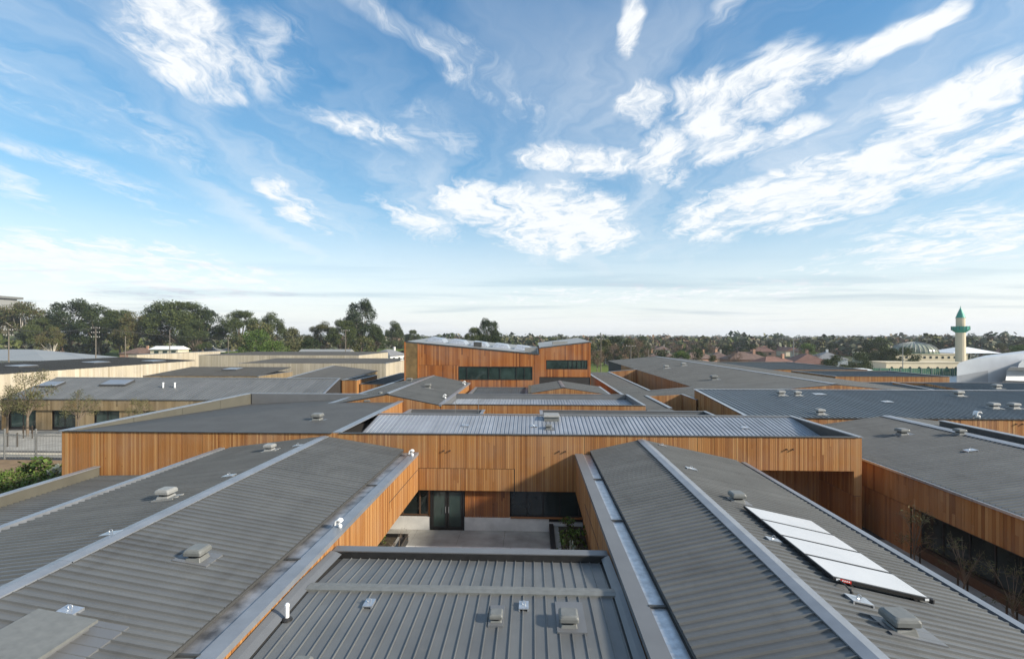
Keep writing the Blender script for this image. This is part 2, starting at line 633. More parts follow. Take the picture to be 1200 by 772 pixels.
def boards(mb, p0, p1, zb, zt, nrm, w=0.10, t=0.03, gap=0.011, jit=0.006):
    """vertical boards along p0 -> p1 (xy). zb / zt: number, (start, end) or function of the fraction along"""
    p0 = Vector((p0[0], p0[1])); p1 = Vector((p1[0], p1[1]))
    Ln = (p1 - p0).length
    u = (p1 - p0) / Ln
    nv = Vector((nrm[0], nrm[1]))
    n = max(1, round(Ln / w))
    ww = Ln / n

    def ev(q, s):
        if callable(q):
            return q(s)
        if isinstance(q, tuple):
            return q[0] + (q[1] - q[0]) * s
        return q
    flip = (u.x * nv.y - u.y * nv.x) > 0
    for k in range(n):
        a = p0 + u * (k * ww + gap / 2)
        c = p0 + u * ((k + 1) * ww - gap / 2)
        s0, s1 = k / n, (k + 1) / n
        d = t + rng.uniform(-jit, jit)
        z0a, z0b, z1a, z1b = ev(zb, s0), ev(zb, s1), ev(zt, s0), ev(zt, s1)
        if min(z1a - z0a, z1b - z0b) < 0.02:
            continue
        cuts = [(0.0, 1.0)]
        if min(z1a - z0a, z1b - z0b) > 1.2 and rng.random() < .10:
            f_ = rng.uniform(.25, .75)
            cuts = [(0.0, f_ - .0025), (f_ + .0025, 1.0)]
        for (f0, f1) in cuts:
            e = d + rng.uniform(-.002, .002)
            ao, co = a + nv * e, c + nv * e
            za, zb_, zc_, zd = z0a + (z1a - z0a) * f0, z0b + (z1b - z0b) * f0, z0b + (z1b - z0b) * f1, z0a + (z1a - z0a) * f1
            i = len(mb.v)
            mb.v += [(a.x, a.y, za), (c.x, c.y, zb_), (c.x, c.y, zc_), (a.x, a.y, zd),
                     (ao.x, ao.y, za), (co.x, co.y, zb_), (co.x, co.y, zc_), (ao.x, ao.y, zd)]
            fs = [(4, 5, 6, 7), (0, 4, 7, 3), (5, 1, 2, 6), (7, 6, 2, 3), (0, 1, 5, 4)]
            for q in fs:
                q = tuple(i + k2 for k2 in q)
                mb.f.append(q if not flip else q[::-1])
    return mb


RIB_H, RIB_B, RIB_T, DISH = 0.050, 0.034, 0.018, -0.016


def rib_profile(pw, h=RIB_H, dish=DISH):
    """one sheet: pan then rib, across = x"""
    a = (pw - RIB_B)
    return [(0, 0), (a * .45, -dish), (a, 0), (a + (RIB_B - RIB_T) / 2, h), (a + (RIB_B + RIB_T) / 2, h), (pw, 0)]


def ribbed(mb, a, b, c, d, pitch=0.27, h=RIB_H, island=False):
    """ribs run a->d (start edge) to b->c (end edge); a-b the upper edge, d-c the lower edge"""
    a, b, c, d = [Vector(q) for q in (a, b, c, d)]
    n = max(1, round(((b - a).length + (c - d).length) / 2 / pitch))
    nrm = (b - a).cross(d - a)
    if nrm.z < 0:
        nrm = -nrm
    nrm.normalize()
    e1 = (b - a) / n
    e2 = (c - d) / n
    for k in range(n):
        i = len(mb.v)
        prof = rib_profile(1.0)
        w1 = e1.length
        fr = [0, .5 - RIB_B / w1 / 2, 1 - RIB_B / w1, 1 - (RIB_B + RIB_T) / 2 / w1, 1 - (RIB_B - RIB_T) / 2 / w1, 1.0]
        hs = [0, -DISH, 0, h, h, 0]
        for q, hh in zip(fr, hs):
            mb.v.append(tuple(a + e1 * (k + q) + nrm * hh))
        for q, hh in zip(fr, hs):
            mb.v.append(tuple(d + e2 * (k + q) + nrm * hh))
        for j in range(5):
            f = (i + j, i + 6 + j, i + 7 + j, i + j + 1)
            mb.f.append(f)
    return mb


def fix_normals_up(me):
    pass


def roof_sheets(roof, a, b, c, d, pitch, mat, limit, h=RIB_H, dish=DISH):
    """rectangular slope: the first `limit` metres from a are single sheet objects, the rest one joined part"""
    a, b, c, d = [Vector(q) for q in (a, b, c, d)]
    ax = (b - a).normalized()
    dn = (d - a)
    ln = dn.length
    dn.normalize()
    nrm = ax.cross(dn)
    if nrm.z < 0:
        nrm = -nrm
    W = (b - a).length
    n = round(W / pitch)
    pw = W / n
    m = min(n, round(limit / pw))
    prof = rib_profile(pw, h, dish)
    me = bpy.data.meshes.new('roof_sheet')
    vs = [(x, 0, z) for x, z in prof] + [(x, ln, z) for x, z in prof]
    fs = [(j, 6 + j, 7 + j, j + 1) for j in range(5)]
    me.from_pydata(vs, [], fs)
    me.materials.append(MAT[mat])
    M0 = Matrix(((ax.x, dn.x, nrm.x, 0), (ax.y, dn.y, nrm.y, 0), (ax.z, dn.z, nrm.z, 0), (0, 0, 0, 1)))
    for k in range(m):
        o = bpy.data.objects.new('roof_sheet', me)
        COL.objects.link(o)
        o.parent = roof
        p = a + ax * (k * pw) + nrm * rng.uniform(0, 0.003)
        o.matrix_local = Matrix.Translation(p - WL[roof]) @ M0
        WL[o] = p
    if m < n:
        mb = MB()
        s = a + ax * (m * pw)
        ribbed(mb, s, b, c, s + dn * ln, pw)
        mb.build('roof_sheeting', mat, roof, kind='stuff')


ORD = ['zeroth', 'first', 'second', 'third', 'fourth', 'fifth', 'sixth', 'seventh', 'eighth', 'ninth', 'tenth', 'eleventh', 'twelfth', 'thirteenth', 'fourteenth', 'fifteenth',
       'sixteenth', 'seventeenth', 'eighteenth', 'nineteenth', 'twentieth']
TENS = {20: 'twenty', 30: 'thirty', 40: 'forty', 50: 'fifty', 60: 'sixty', 70: 'seventy', 80: 'eighty', 90: 'ninety', 100: 'hundred and', 110: 'hundred-and-ten', 120:'hundred-and-twenty'}
TENTH = {30: 'thirtieth', 40: 'fortieth', 50: 'fiftieth', 60: 'sixtieth', 70: 'seventieth', 80: 'eightieth', 90: 'ninetieth', 100: 'hundredth', 110: 'hundred-and-tenth', 120: 'hundred-and-twentieth'}


def ordinal(n):
    if n <= 20:
        return ORD[n]
    if n > 100:
        return 'hundred-and-' + ordinal(n - 100)
    t, r = n // 10 * 10, n % 10
    return TENTH[t] if r == 0 else TENS[t] + '-' + ORD[r]

# ------------------------------------------------------------------ ground, paths, yards
g = MB()
g.poly([(-6000, -3000, -0.02), (6000, -3000, -0.02), (6000, 9000, -0.02), (-6000, 9000, -0.02)])
struct(g.build('ground', 'terrain', origin=(0, 0, -0.02)))


def sheet(name, mat, pts, z):
    mb = MB()
    mb.poly([(p[0], p[1], z) for p in pts])
    return struct(mb.build(name, mat))


def rect(x0, x1, y0, y1):
    return [(x0, y0), (x1, y0), (x1, y1), (x0, y1)]


sheet('school_ground', 'asphalt', rect(-75, 75, -20, 125), -0.012)
cpv = sheet('courtyard_paving', 'mulch', rect(-9, 2.9, 15.5, 27.6), -0.006)
for iy, (ya, yb, mt_) in enumerate(((25.35, 27.45, 'paving'), (23.2, 25.34, 'concrete'), (21.0, 23.18, 'concrete'), (18.8, 20.98, 'concrete'), (15.6, 18.78, 'concrete'))):
    for ix in range(4):
        xa = -9 + ix * 2.5 + (.4 if iy % 2 else 0)
        xb = min(xa + 2.488, .98)
        q = MB(); q.box(xa, xb, ya, yb - .012, -.02, rng.uniform(-.001, .002)); q.build('paving_slab', mt_, cpv)
sheet('side_path', 'paving', rect(17.9, 20.0, 5, 27.1), 0.0)
sheet('side_bed', 'mulch', rect(11.8, 17.6, 5, 27.1), 0.0)
kb = MB()
kb.box(17.6, 17.9, 5, 27.1, -0.01, 0.12)
struct(kb.build('kerb', 'concrete'))
sheet('yard_path', 'paving', rect(-66, -27.6, 45, 54.8), 0.0)
sheet('pale_court', 'cream_wall', rect(-64, -28, 42.6, 44.2), 0.004)
sheet('bare_earth', 'earth', rect(-66, -27.8, 37.6, 41.6), 0.0)
sheet('lawn', 'grass', rect(-66, -27.8, 20, 37.5), 0.004)
q = MB()
q.poly([(-330, 195, .004), (-80, 195, .004), (-80, 320, 3.4), (-330, 320, 3.4)])
q.poly([(-330, 320, 3.4), (-80, 320, 3.4), (-80, 345, -.015), (-330, 345, -.015)])
struct(q.build('grass_bank', 'grass'))
sheet('street', 'asphalt', [(24, 110), (33, 110), (62, 420), (46, 420)], 0.004)
sheet('street_verge', 'grass', [(12, 108), (24, 108), (46, 300), (30, 300)], 0.002)
sheet('mosque_forecourt', 'concrete', rect(75, 200, 105, 170), 0.004)


# ------------------------------------------------------------------ building helpers
def body(bld, cells, name='wall', mat='core_dark'):
    mb = MB()
    for b, t in cells:
        mb.hexa(b, t)
    return mb.build(name, mat, bld)


def cell(x0, x1, y0, y1, z0, zt):
    """zt: number or four corner heights (x0y0, x1y0, x1y1, x0y1)"""
    if not isinstance(zt, (tuple, list)):
        zt = (zt,) * 4
    P = [(x0, y0), (x1, y0), (x1, y1), (x0, y1)]
    return [(p[0], p[1], z0) for p in P], [(p[0], p[1], h) for p, h in zip(P, zt)]


def clad(bld, segs, mat='timber', w=0.10, name='cladding'):
    mb = MB()
    for s in segs:
        boards(mb, *s[:5], w=w)
    return mb.build(name, mat, bld, kind='stuff')


def ridge_cap(roof, xr, zr, y0, y1, sl, sr, w=0.24, mat='cap_metal', lift=0.068):
    """folded cap over a ridge running along Y; sl / sr = fall per metre to the left / right"""
    n = max(1, int((y1 - y0) / 6.5))
    for k in range(n):
        ya, yb = y0 + (y1 - y0) * k / n, y0 + (y1 - y0) * (k + 1) / n
        z = zr + lift + (0.003 if k % 2 else 0)
        mb = MB()
        mb.poly([(xr - w, ya, z - w * sl), (xr, ya, z), (xr, yb + .03, z), (xr - w, yb + .03, z - w * sl)])
        mb.poly([(xr, ya, z), (xr + w, ya, z - w * sr), (xr + w, yb + .03, z - w * sr), (xr, yb + .03, z)])
        mb.poly([(xr - w, ya, z - w * sl), (xr - w, yb + .03, z - w * sl), (xr - w, yb + .03, z - w * sl - .035), (xr - w, ya, z - w * sl - .035)])
        mb.poly([(xr + w, ya, z - w * sr), (xr + w, ya, z - w * sr - .035), (xr + w, yb + .03, z - w * sr - .035), (xr + w, yb + .03, z - w * sr)])
        mb.build('ridge_cap', mat, roof)


def cap_strip(parent, p, q, w, mat='cap_metal', t=0.05, name='capping'):
    """flat metal capping centred on the line p-q (level or sloping), w wide"""
    p, q = Vector(p), Vector(q)
    d = (q - p)
    n = Vector((-d.y, d.x, 0)).normalized() * w / 2
    mb = MB()
    mb.slab([p - n, q - n, q + n, p + n] if True else None, t)
    return mb.build(name, mat, parent)


def window(bld, x0, x1, z0, z1, y, mull, glass='glass', name='window', fr=0.05, depth=0.10, frmat='black_frame', transom=None, panes_mat=None):
    """window in a wall that faces -Y; y = outer face of the frame"""
    mb = MB()
    mb.box(x0, x1, y, y + depth, z0, z0 + fr)
    mb.box(x0, x1, y, y + depth, z1 - fr, z1)
    xs = [x0 + fr / 2] + list(mull) + [x1 - fr / 2]
    for xm in xs:
        mb.box(xm - fr / 2, xm + fr / 2, y + .002, y + depth - .002, z0 + fr, z1 - fr)
    w = mb.build(name, frmat, bld)
    for a, c in zip(xs[:-1], xs[1:]):
        p = MB()
        p.box(a + fr / 2, c - fr / 2, y + depth * .5, y + depth * .5 + .02, z0 + fr, z1 - fr)
        p.build('pane', glass, w)
    return w


def window_x(bld, y0, y1, z0, z1, x, sgn, mull, glass='glass', fr=0.06, depth=0.10, frmat='black_frame'):
    """window in a wall that faces sgn*X"""
    def bx(mb, xa, xb, *r):
        xa, xb = x - sgn * xa, x - sgn * xb
        mb.box(min(xa, xb), max(xa, xb), *r)
    mb = MB()
    bx(mb, 0, depth, y0, y1, z0, z0 + fr)
    bx(mb, 0, depth, y0, y1, z1 - fr, z1)
    ys = [y0 + fr / 2] + list(mull) + [y1 - fr / 2]
    for ym in ys:
        bx(mb, .002, depth - .002, ym - fr / 2, ym + fr / 2, z0 + fr, z1 - fr)
    w = mb.build('window', frmat, bld)
    for a, c in zip(ys[:-1], ys[1:]):
        p = MB()
        bx(p, depth * .5, depth * .5 + .02, a + fr / 2, c - fr / 2, z0 + fr, z1 - fr)
        p.build('pane', glass, w)
    return w


# ------------------------------------------------------------------ west wing (left foreground)
YN, YF = 3.0, 27.15
ww = thing('classroom_wing', 'long gabled timber wing with grey ribbed roof filling the left foreground', 'building', (-12, 15, 0))
XR, ZR = -11.8, 5.32
XI, ZI = -6.43, 4.50       # inner wall face and eave
XO, ZO = -17.8, 4.62
body(ww, [
    ([(-17.6, YN, 2.35), (-11.8, YN, 2.35), (-11.8, YF, 2.35), (-17.6, YF, 2.35)], [(-17.6, YN, 4.40), (-11.8, YN, 5.20), (-11.8, YF, 5.20), (-17.6, YF, 4.40)]),
    ([(-11.8, YN, 2.35), (-6.47, YN, 2.35), (-6.47, YF, 2.35), (-11.8, YF, 2.35)], [(-11.8, YN, 5.20), (-6.47, YN, 4.28), (-6.47, YF, 4.28), (-11.8, YF, 5.20)]),
    cell(-17.4, -9.0, YN, 27.0, 0, 2.345)])
clad(ww, [((XI - .03, YN), (XI - .03, YF), 2.30, 4.44, (1, 0)), ((-17.6, YF), (-17.6, YN), .0, 4.40, (-1, 0))])
jl = MB()
jl.box(XI + .0, XI + .012, 21.6, YF - .02, 3.52, 3.545)
jl.build('panel_joint', 'core_dark', ww)
sr = (ZR - 4.55) / (11.8 - 6.9)
sl = (ZR - ZO) / (17.4 - 11.8)
rf = MB()
rf.slab([(-17.4, YN, ZO - .02), (-11.8, YN, ZR - .02), (-11.8, YF, ZR - .02), (-17.4, YF, ZO - .02)], .08)
rf.slab([(-11.8, YN, ZR - .02), (-7.25, YN, 4.585), (-7.25, YF, 4.585), (-11.8, YF, ZR - .02)], .08)
rf = rf.build('roof', 'roof_dark', ww)
roof_sheets(rf, (-11.8, 6.0, ZR), (-11.8, YF, ZR), (-7.25, YF, 4.605), (-7.25, 6.0, 4.605), .27, 'roof_grey', 13.0)
roof_sheets(rf, (-11.8, 6.0, ZR), (-11.8, YF, ZR), (-17.4, YF, ZO), (-17.4, 6.0, ZO), .27, 'roof_grey', 13.0)
ridge_cap(rf, XR, ZR, 4.0, YF, sl, sr)
gt = MB()
gt.box(XI - .95, XI - .37, YN, YF, 4.42, 4.455)
gt.build('box_gutter', 'gutter_stain', ww)
gt = MB()
gt.box(XI - .37, XI + .04, YN, YF, 4.34, 4.50)
gt.build('gutter_edge', 'cap_metal', ww)
for yy in (9.6, 13.9, 21.0):
    s = MB()
    s.box(XI - .84, XI - .35, yy, yy + .06, 4.47, 4.515)
    s.build('gutter_strap', 'cap_dark', ww)
gt = MB()
gt.box(XO - .12, XO + .16, YN, YF, 4.40, 4.66)
gt.build('gutter_edge', 'cap_metal', ww)
gt = MB()
gt.box(XO + .16, XO + .5, YN, YF, 4.36, 4.40)
gt.build('box_gutter', 'cap_dark', ww)

# low roof outside the west wing, with its parapet
wl = thing('lean_to_annex', 'low flat annex roof with olive lined parapet at the far left edge', 'building', (-21.5, 18, 0))
body(wl, [cell(-25.2, -17.7, YN, 27.1, 0, 2.9)])
q = MB()
q.slab([(-25.1, YN, 2.95), (-17.75, YN, 3.10), (-17.75, 27.1, 3.10), (-25.1, 27.1, 2.95)], .04)
q = q.build('roof', 'roof_dark', wl)
q2 = MB()
ribbed(q2, (-25.0, YN, 2.96), (-25.0, 27.0, 2.96), (-17.8, 27.0, 3.11), (-17.8, YN, 3.11))
q2.build('roof_sheeting', 'roof_grey', q, kind='stuff')
for yb_ in (3, 9, 15, 21):
    q = MB()
    q.box(-25.35, -25.05, yb_ + .006, yb_ + (6 if yb_ < 21 else 6.08) - .006, 2.9, 3.46)
    q.build('parapet_panel', 'parapet_lining', wl)
cap_strip(wl, (-25.2, YN, 3.52), (-25.2, 27.1, 3.52), .36)

# ------------------------------------------------------------------ east wing (right foreground)
ew = thing('classroom_wing', 'long gabled timber wing with grey ribbed roof carrying the white solar collectors', 'building', (7, 15, 0))
EXR, EZR = 6.12, 5.28
EXI, EXO, EZO = 2.45, 11.62, 4.10
body(ew, [
    ([(2.5, YN, 2.35), (6.12, YN, 2.35), (6.12, YF, 2.35), (2.5, YF, 2.35)], [(2.5, YN, 4.28), (6.12, YN, 5.16), (6.12, YF, 5.16), (2.5, YF, 4.28)]),
    ([(6.12, YN, 2.35), (11.5, YN, 2.35), (11.5, YF, 2.35), (6.12, YF, 2.35)], [(6.12, YN, 5.16), (11.5, YN, 3.95), (11.5, YF, 3.95), (6.12, YF, 5.16)]),
    cell(2.9, 11.4, YN, 27.1, 0, 2.345)])
clad(ew, [((EXI + .03, YN), (EXI + .03, YF), 2.30, 4.44, (-1, 0)), ((2.9, YN), (2.9, YF), 0, 2.3, (-1, 0)), ((11.5, YF), (11.5, YN), .0, 3.95, (1, 0))])
jl = MB()
jl.box(EXI - .012, EXI, 17.6, 22.4, 3.30, 3.325)
jl.build('panel_joint', 'core_dark', ew)
esl = (EZR - 4.55) / (6.12 - 2.9)
esr = (EZR - 4.18) / (11.3 - 6.12)
rf = MB()
rf.slab([(3.27, YN, 4.61), (6.12, YN, EZR - .02), (6.12, YF, EZR - .02), (3.27, YF, 4.61)], .08)
rf.slab([(6.12, YN, EZR - .02), (11.3, YN, 4.16), (11.3, YF, 4.16), (6.12, YF, EZR - .02)], .08)
rf = rf.build('roof', 'roof_dark', ew)
roof_sheets(rf, (6.12, 6.0, EZR), (6.12, YF, EZR), (3.27, YF, 4.63), (3.27, 6.0, 4.63), .27, 'roof_grey', 13.0)
roof_sheets(rf, (6.12, 6.0, EZR), (6.12, YF, EZR), (11.3, YF, 4.18), (11.3, 6.0, 4.18), .27, 'roof_grey', 13.0)
ridge_cap(rf, EXR, EZR, 4.0, YF, esl, esr)
gt = MB()
gt.box(EXI + .40, EXI + .95, YN, YF, 4.43, 4.46)
gt.build('box_gutter', 'galvanised', ew)
gt = MB()
gt.box(EXI - .04, EXI + .40, YN, YF, 4.34, 4.50)
gt.build('gutter_edge', 'flashing_grey', ew)
for yy in (11.8, 17.3, 22.3):
    s = MB()
    s.box(EXI + .38, EXI + .8, yy, yy + .08, 4.47, 4.515)
    s.build('gutter_strap', 'cap_dark', ew)
gt = MB()
gt.box(EXO - .08, EXO + .14, YN, YF, 3.95, 4.14)
gt.build('gutter_edge', 'cap_metal', ew)
gt = MB()
gt.box(EXO - .42, EXO - .08, YN, YF, 3.95, 3.98)
gt.build('box_gutter', 'cap_dark', ew)

# ------------------------------------------------------------------ low link roof between the wings
lk = thing('link_building', 'low flat building with ribbed grey roof between the two foreground wings', 'building', (-2, 9, 0))
body(lk, [cell(-6.38, 2.4, YN, 15.55, 0, 3.85)])
LX0, LX1 = -6.0, 2.12
rf = MB()
rf.slab([(-6.38, YN, 3.90), (2.4, YN, 3.90), (2.4, 13.0, 4.13), (-6.38, 13.0, 4.13)], .05)
rf.slab([(-6.38, 13.0, 4.13), (2.4, 13.0, 4.13), (2.4, 15.2, 3.93), (-6.38, 15.2, 3.93)], .05)
rf = rf.build('roof', 'roof_dark', lk)
roof_sheets(rf, (LX0, 13.0, 4.15), (LX1, 13.0, 4.15), (LX1, YN, 3.93), (LX0, YN, 3.93), .285, 'roof_grey', 99, .030, 0.002)
roof_sheets(rf, (LX0, 13.0, 4.15), (LX1, 13.0, 4.15), (LX1, 15.2, 3.95), (LX0, 15.2, 3.95), .285, 'roof_grey', 99, .030, 0.002)
q = MB()
q.poly([(LX0 - .1, 12.82, 4.205), (LX1 + .1, 12.82, 4.205), (LX1 + .1, 13.0, 4.225), (LX0 - .1, 13.0, 4.225)])
q.poly([(LX0 - .1, 13.0, 4.225), (LX1 + .1, 13.0, 4.225), (LX1 + .1, 13.2, 4.20), (LX0 - .1, 13.2, 4.20)])
q.poly([(LX0 - .1, 12.82, 4.14), (LX1 + .1, 12.82, 4.14), (LX1 + .1, 12.82, 4.205), (LX0 - .1, 12.82, 4.205)])
q.build('ridge_cap', 'vent_grey', rf)
q = MB()
q.box(-6.36, 2.38, 15.22, 15.26, 3.85, 4.14)
q.build('parapet', 'black_frame', lk)
q = MB()
q.box(-6.38, 2.4, 15.25, 15.62, 4.145, 4.175)
q.build('capping', 'flashing_grey', lk)
for sx, xa, xb in ((-1, -6.39, LX0 - .05), (1, 2.41, LX1 + .05)):
    q = MB()
    for (y0, y1, za, zb_) in ((YN, 13.0, 3.98, 4.20), (13.0, 15.2, 4.20, 4.10)):
        xm = (xa + xb) / 2
        q.poly([(xa, y0, za + .10), (xm, y0, za + .06), (xm, y1, zb_ + .06), (xa, y1, zb_ + .10)])
        q.poly([(xm, y0, za + .06), (xb, y0, za - .02), (xb, y1, zb_ - .02), (xm, y1, zb_ + .06)])
    q.build('apron_flashing', 'flashing_grey', lk)

# ------------------------------------------------------------------ main cross building (long timber front)
mb_ = thing('main_building', 'long transverse timber fronted building behind the courtyard with double glass doors', 'building', (-4.5, 31, 0))
YA, ZT = 27.2, 5.55
body(mb_, [cell(-27.4, 11.0, YA + .03, 34.15, 2.4, 5.40 - .55), cell(11.0, 18.0, YA + .03, 34.15, 3.7, 4.85),
           cell(-27.4, -9.2, YA + .3, 34.1, 0, 2.4), cell(-9.2, 11.4, YA + .45, 34.1, 0, 2.39),
           cell(-27.4, -11.15, 34.15, 46.0, 0, 4.4), cell(17.66, 18.0, YA + .03, 34.1, 0, 3.7)])
ztp = 5.52
segs = [((-27.45, YA + .03), (-17.6, YA + .03), 0.2, ztp, (0, -1)),
        ((-17.6, YA + .03), (-6.43, YA + .03), 2.4, ztp, (0, -1)),
        ((-6.43, YA + .03), (-0.95, YA + .03), 3.60, ztp, (0, -1)),
        ((-6.43, YA + .03), (-1.0, YA + .03), 2.34, 3.57, (0, -1)),
        ((-0.95, YA + .03), (11.0, YA + .03), 2.34, ztp, (0, -1)),
        ((11.0, YA + .03), (17.62, YA + .03), 3.67, ztp, (0, -1)),
        ((17.62, YA + .03), (18.04, YA + .03), 2.33, ztp, (0, -1)),
        ((17.62, YA + .03), (18.04, YA + .03), 0, 2.30, (0, -1)),
        ((17.65, 34.1), (17.65, YA + .06), 2.33, 3.66, (-1, 0)),
        ((17.65, 34.1), (17.65, YA + .06), 0, 2.30, (-1, 0)),
        ((18.0, YA + .03), (18.0, 34.1), 0, ztp, (1, 0)),
        ((-11.1, 34.25), (-11.1, 46.0), 2.0, ztp - .02, (1, 0)),
        ((-27.4, 46.0), (-27.4, YA), 0, ztp, (-1, 0)),
        ((11.4, 30.4), (17.6, 30.4), 0, 3.66, (0, -1)),
        ]
clad(mb_, segs)
# parapets and roofs: left half
q = MB()
q.box(-27.36, -11.14, YA + .06, YA + .16, 4.8, 5.50)
q.box(-27.36, -27.2, YA + .16, 45.9, 4.0, 5.50)
q.box(-27.36, -11.16, 45.85, 46.0, 4.0, 5.50)
q.box(-11.34, -11.12, 34.3, 45.85, 4.0, 5.50)
q.build('parapet', 'core_dark', mb_)
n = 4
for k in range(n):
    ya, yb = YA + .2 + (45.8 - YA - .2) * k / n, YA + .2 + (45.8 - YA - .2) * (k + 1) / n
    q = MB()
    q.box(-27.2, -27.17, ya + .02, yb - .02, 4.2, 5.49)
    q.build('parapet_panel', 'parapet_lining', mb_)
q = MB()
q.box(-27.1, -11.3, 45.82, 45.848, 4.2, 5.49)
q.build('parapet_lining', 'flashing_grey', mb_)
A0, B0, C0, D0 = Vector((-27.17, YA + .16, 5.44)), Vector((-11.3, YA + .16, 5.47)), Vector((-11.3, 45.82, 5.40)), Vector((-27.17, 45.82, 4.52))
q = MB()
q.poly([A0, B0, C0])
q.poly([A0, C0, D0])
rfL = q.build('roof', 'membrane', mb_)
q = MB()
m2 = 60
for k in range(m2):                # fine ribs of the sheeting
    t = (k + .5) / m2
    p = A0.lerp(B0, t)
    e = A0.lerp(C0, t)
    q.poly([p + Vector((-.02, 0, .006)), p + Vector((.02, 0, .006)), e + Vector((.02, 0, .006)), e + Vector((-.02, 0, .006))])
    p2 = D0.lerp(C0, t)
    q.poly([e + Vector((-.02, 0, .006)), e + Vector((.02, 0, .006)), p2 + Vector((.02, 0, .006)), p2 + Vector((-.02, 0, .006))])
q.build('roof_sheeting', 'roof_dark', rfL, kind='stuff')
cap_strip(mb_, (-27.42, YA - .05, 5.56), (-27.42, 46.05, 5.56), .42, t=.06)
cap_strip(mb_, (-27.2, 46.0, 5.56), (-11.3, 46.0, 5.56), .30, t=.06)
cap_strip(mb_, (-11.18, YA + .1, 5.565), (-11.18, 46.05, 5.565), .44, t=.06)
cap_strip(mb_, (-27.2, YA + .02, 5.555), (-11.4, YA + .02, 5.555), .20, 'cap_dark', t=.05)
# right half (falls to the front)
q = MB()
q.slab([(-10.96, YA + .16, 4.26), (17.9, YA + .16, 4.26), (17.9, 34.1, 5.44), (-10.96, 34.1, 5.44)], .05)
rfR = q.build('roof', 'roof_dark', mb_)
q = MB()
ribbed(q, (-10.9, 34.1, 5.46), (17.84, 34.1, 5.46), (17.84, YA + .2, 4.28), (-10.9, YA + .2, 4.28), .27)
q.build('roof_sheeting', 'roof_silver', rfR, kind='stuff')
q = MB()
q.box(17.86, 17.98, YA + .1, 34.1, 4.3, 5.50)
q.box(-10.95, 17.86, YA + .06, YA + .14, 4.3, 5.50)
q.build('parapet', 'cap_dark', mb_)
cap_strip(mb_, (17.95, YA - .03, 5.56), (17.95, 34.35, 5.56), .30, t=.06)
cap_strip(mb_, (-10.95, 34.22, 5.56), (17.8, 34.22, 5.56), .28, 'flashing_grey', t=.07)
cap_strip(mb_, (-10.95, YA + .04, 5.55), (17.8, YA + .04, 5.55), .18, 'cap_dark', t=.05)

# courtyard front of the main building
YW = 27.45
q = MB()
q.box(-9.0, -5.82, YW, YW + .2, 0, .74)
q.box(-3.83, .98, YW, YW + .2, 0, .74)
q.box(.98, 2.88, YW, YW + .2, 0, .5)
q.build('plinth', 'concrete', mb_)
clad(mb_, [((-3.80, YW + .06), (-1.24, YW + .06), .74, 2.38, (0, -1)), ((-5.9, YW + .06), (-5.8, YW + .06), .74, 2.38, (0, -1))], 'timber_red', name='door_side_cladding')
window(mb_, -8.9, -5.86, .80, 2.38, YW + .03, [-7.4, -6.4], frmat='soffit', fr=.08)
window(mb_, -1.2, 2.7, .82, 2.38, YW + .03, [-.27, .66, 1.6], frmat='black_frame', fr=.07)
q = MB()
q.box(-1.2, 2.85, YW - .06, YW + .1, .74, .815)
q.build('sill', 'timber_red', mb_)
dr = MB()
dr.box(-5.79, -5.70, YW - .02, YW + .14, 0.02, 2.37)
dr.box(-3.92, -3.83, YW - .02, YW + .14, 0.02, 2.37)
dr.box(-5.70, -3.92, YW - .02, YW + .14, 2.29, 2.37)
dr = dr.build('door_frame', 'black_frame', mb_)
for x0, x1, hx in ((-5.69, -4.825, -4.90), (-4.80, -3.93, -4.72)):
    d = MB()
    d.box(x0, x0 + .10, YW, YW + .06, .03, 2.28)
    d.box(x1 - .10, x1, YW, YW + .06, .03, 2.28)
    d.box(x0 + .10, x1 - .10, YW + .001, YW + .059, .03, .2)
    d.box(x0 + .10, x1 - .10, YW + .001, YW + .059, 2.17, 2.28)
    d.build('door_leaf', 'black_frame', dr)
    d = MB()
    d.box(x0 + .10, x1 - .10, YW + .02, YW + .04, .2, 2.17)
    d.build('door_pane', 'glass_green_reflect', dr)
    d = MB()
    d.tube([(hx, YW - .07, 1.0), (hx, YW - .07, 1.35)], .014, 6)
    d.tube([(hx, YW - .07, 1.03), (hx, YW + .01, 1.03)], .01, 5)
    d.tube([(hx, YW - .07, 1.32), (hx, YW + .01, 1.32)], .01, 5)
    d.build('door_handle', 'galvanised', dr)
# small pairs of spitter pipes in the timber front
for px_, pz in ((-4.95, 4.60), (1.55, 4.62), (14.0, 4.85)):
    for dx in (0, .34):
        q = MB()
        q.tube([(px_ + dx, YA + .06, pz), (px_ + dx, YA - .10, pz - .01)], .045, 8)
        q.build('overflow_spout', 'soffit', mb_)

# courtyard planters
pl = thing('planter_box', 'black steel edged planting bed on the right of the courtyard', 'planter', (1.6, 20.5, 0))
q = MB(); q.box(.98, 1.22, 15.7, 27.4, 0, .48); q.build('edge', 'black_frame', pl)
q = MB(); q.box(1.22, 2.85, 15.7, 27.4, 0, .34); q.build('soil', 'mulch', pl)
q = MB(); q.box(1.22, 1.5, 15.7, 27.35, .34, .37); q.build('gravel_strip', 'paving', pl)
pl = thing('planter_box', 'black steel edged planting bed on the left of the courtyard', 'planter', (-7.6, 20, 0))
q = MB(); q.box(-6.76, -6.62, 15.7, 25.75, 0, .45); q.box(-8.8, -6.76, 25.62, 25.75, 0, .45); q.build('edge', 'black_frame', pl)
q = MB(); q.box(-8.8, -6.76, 15.7, 25.62, 0, .30); q.build('soil', 'mulch', pl)
q = MB(); q.box(-7.15, -6.76, 15.7, 25.62, .30, .33); q.build('gravel_strip', 'paving', pl)

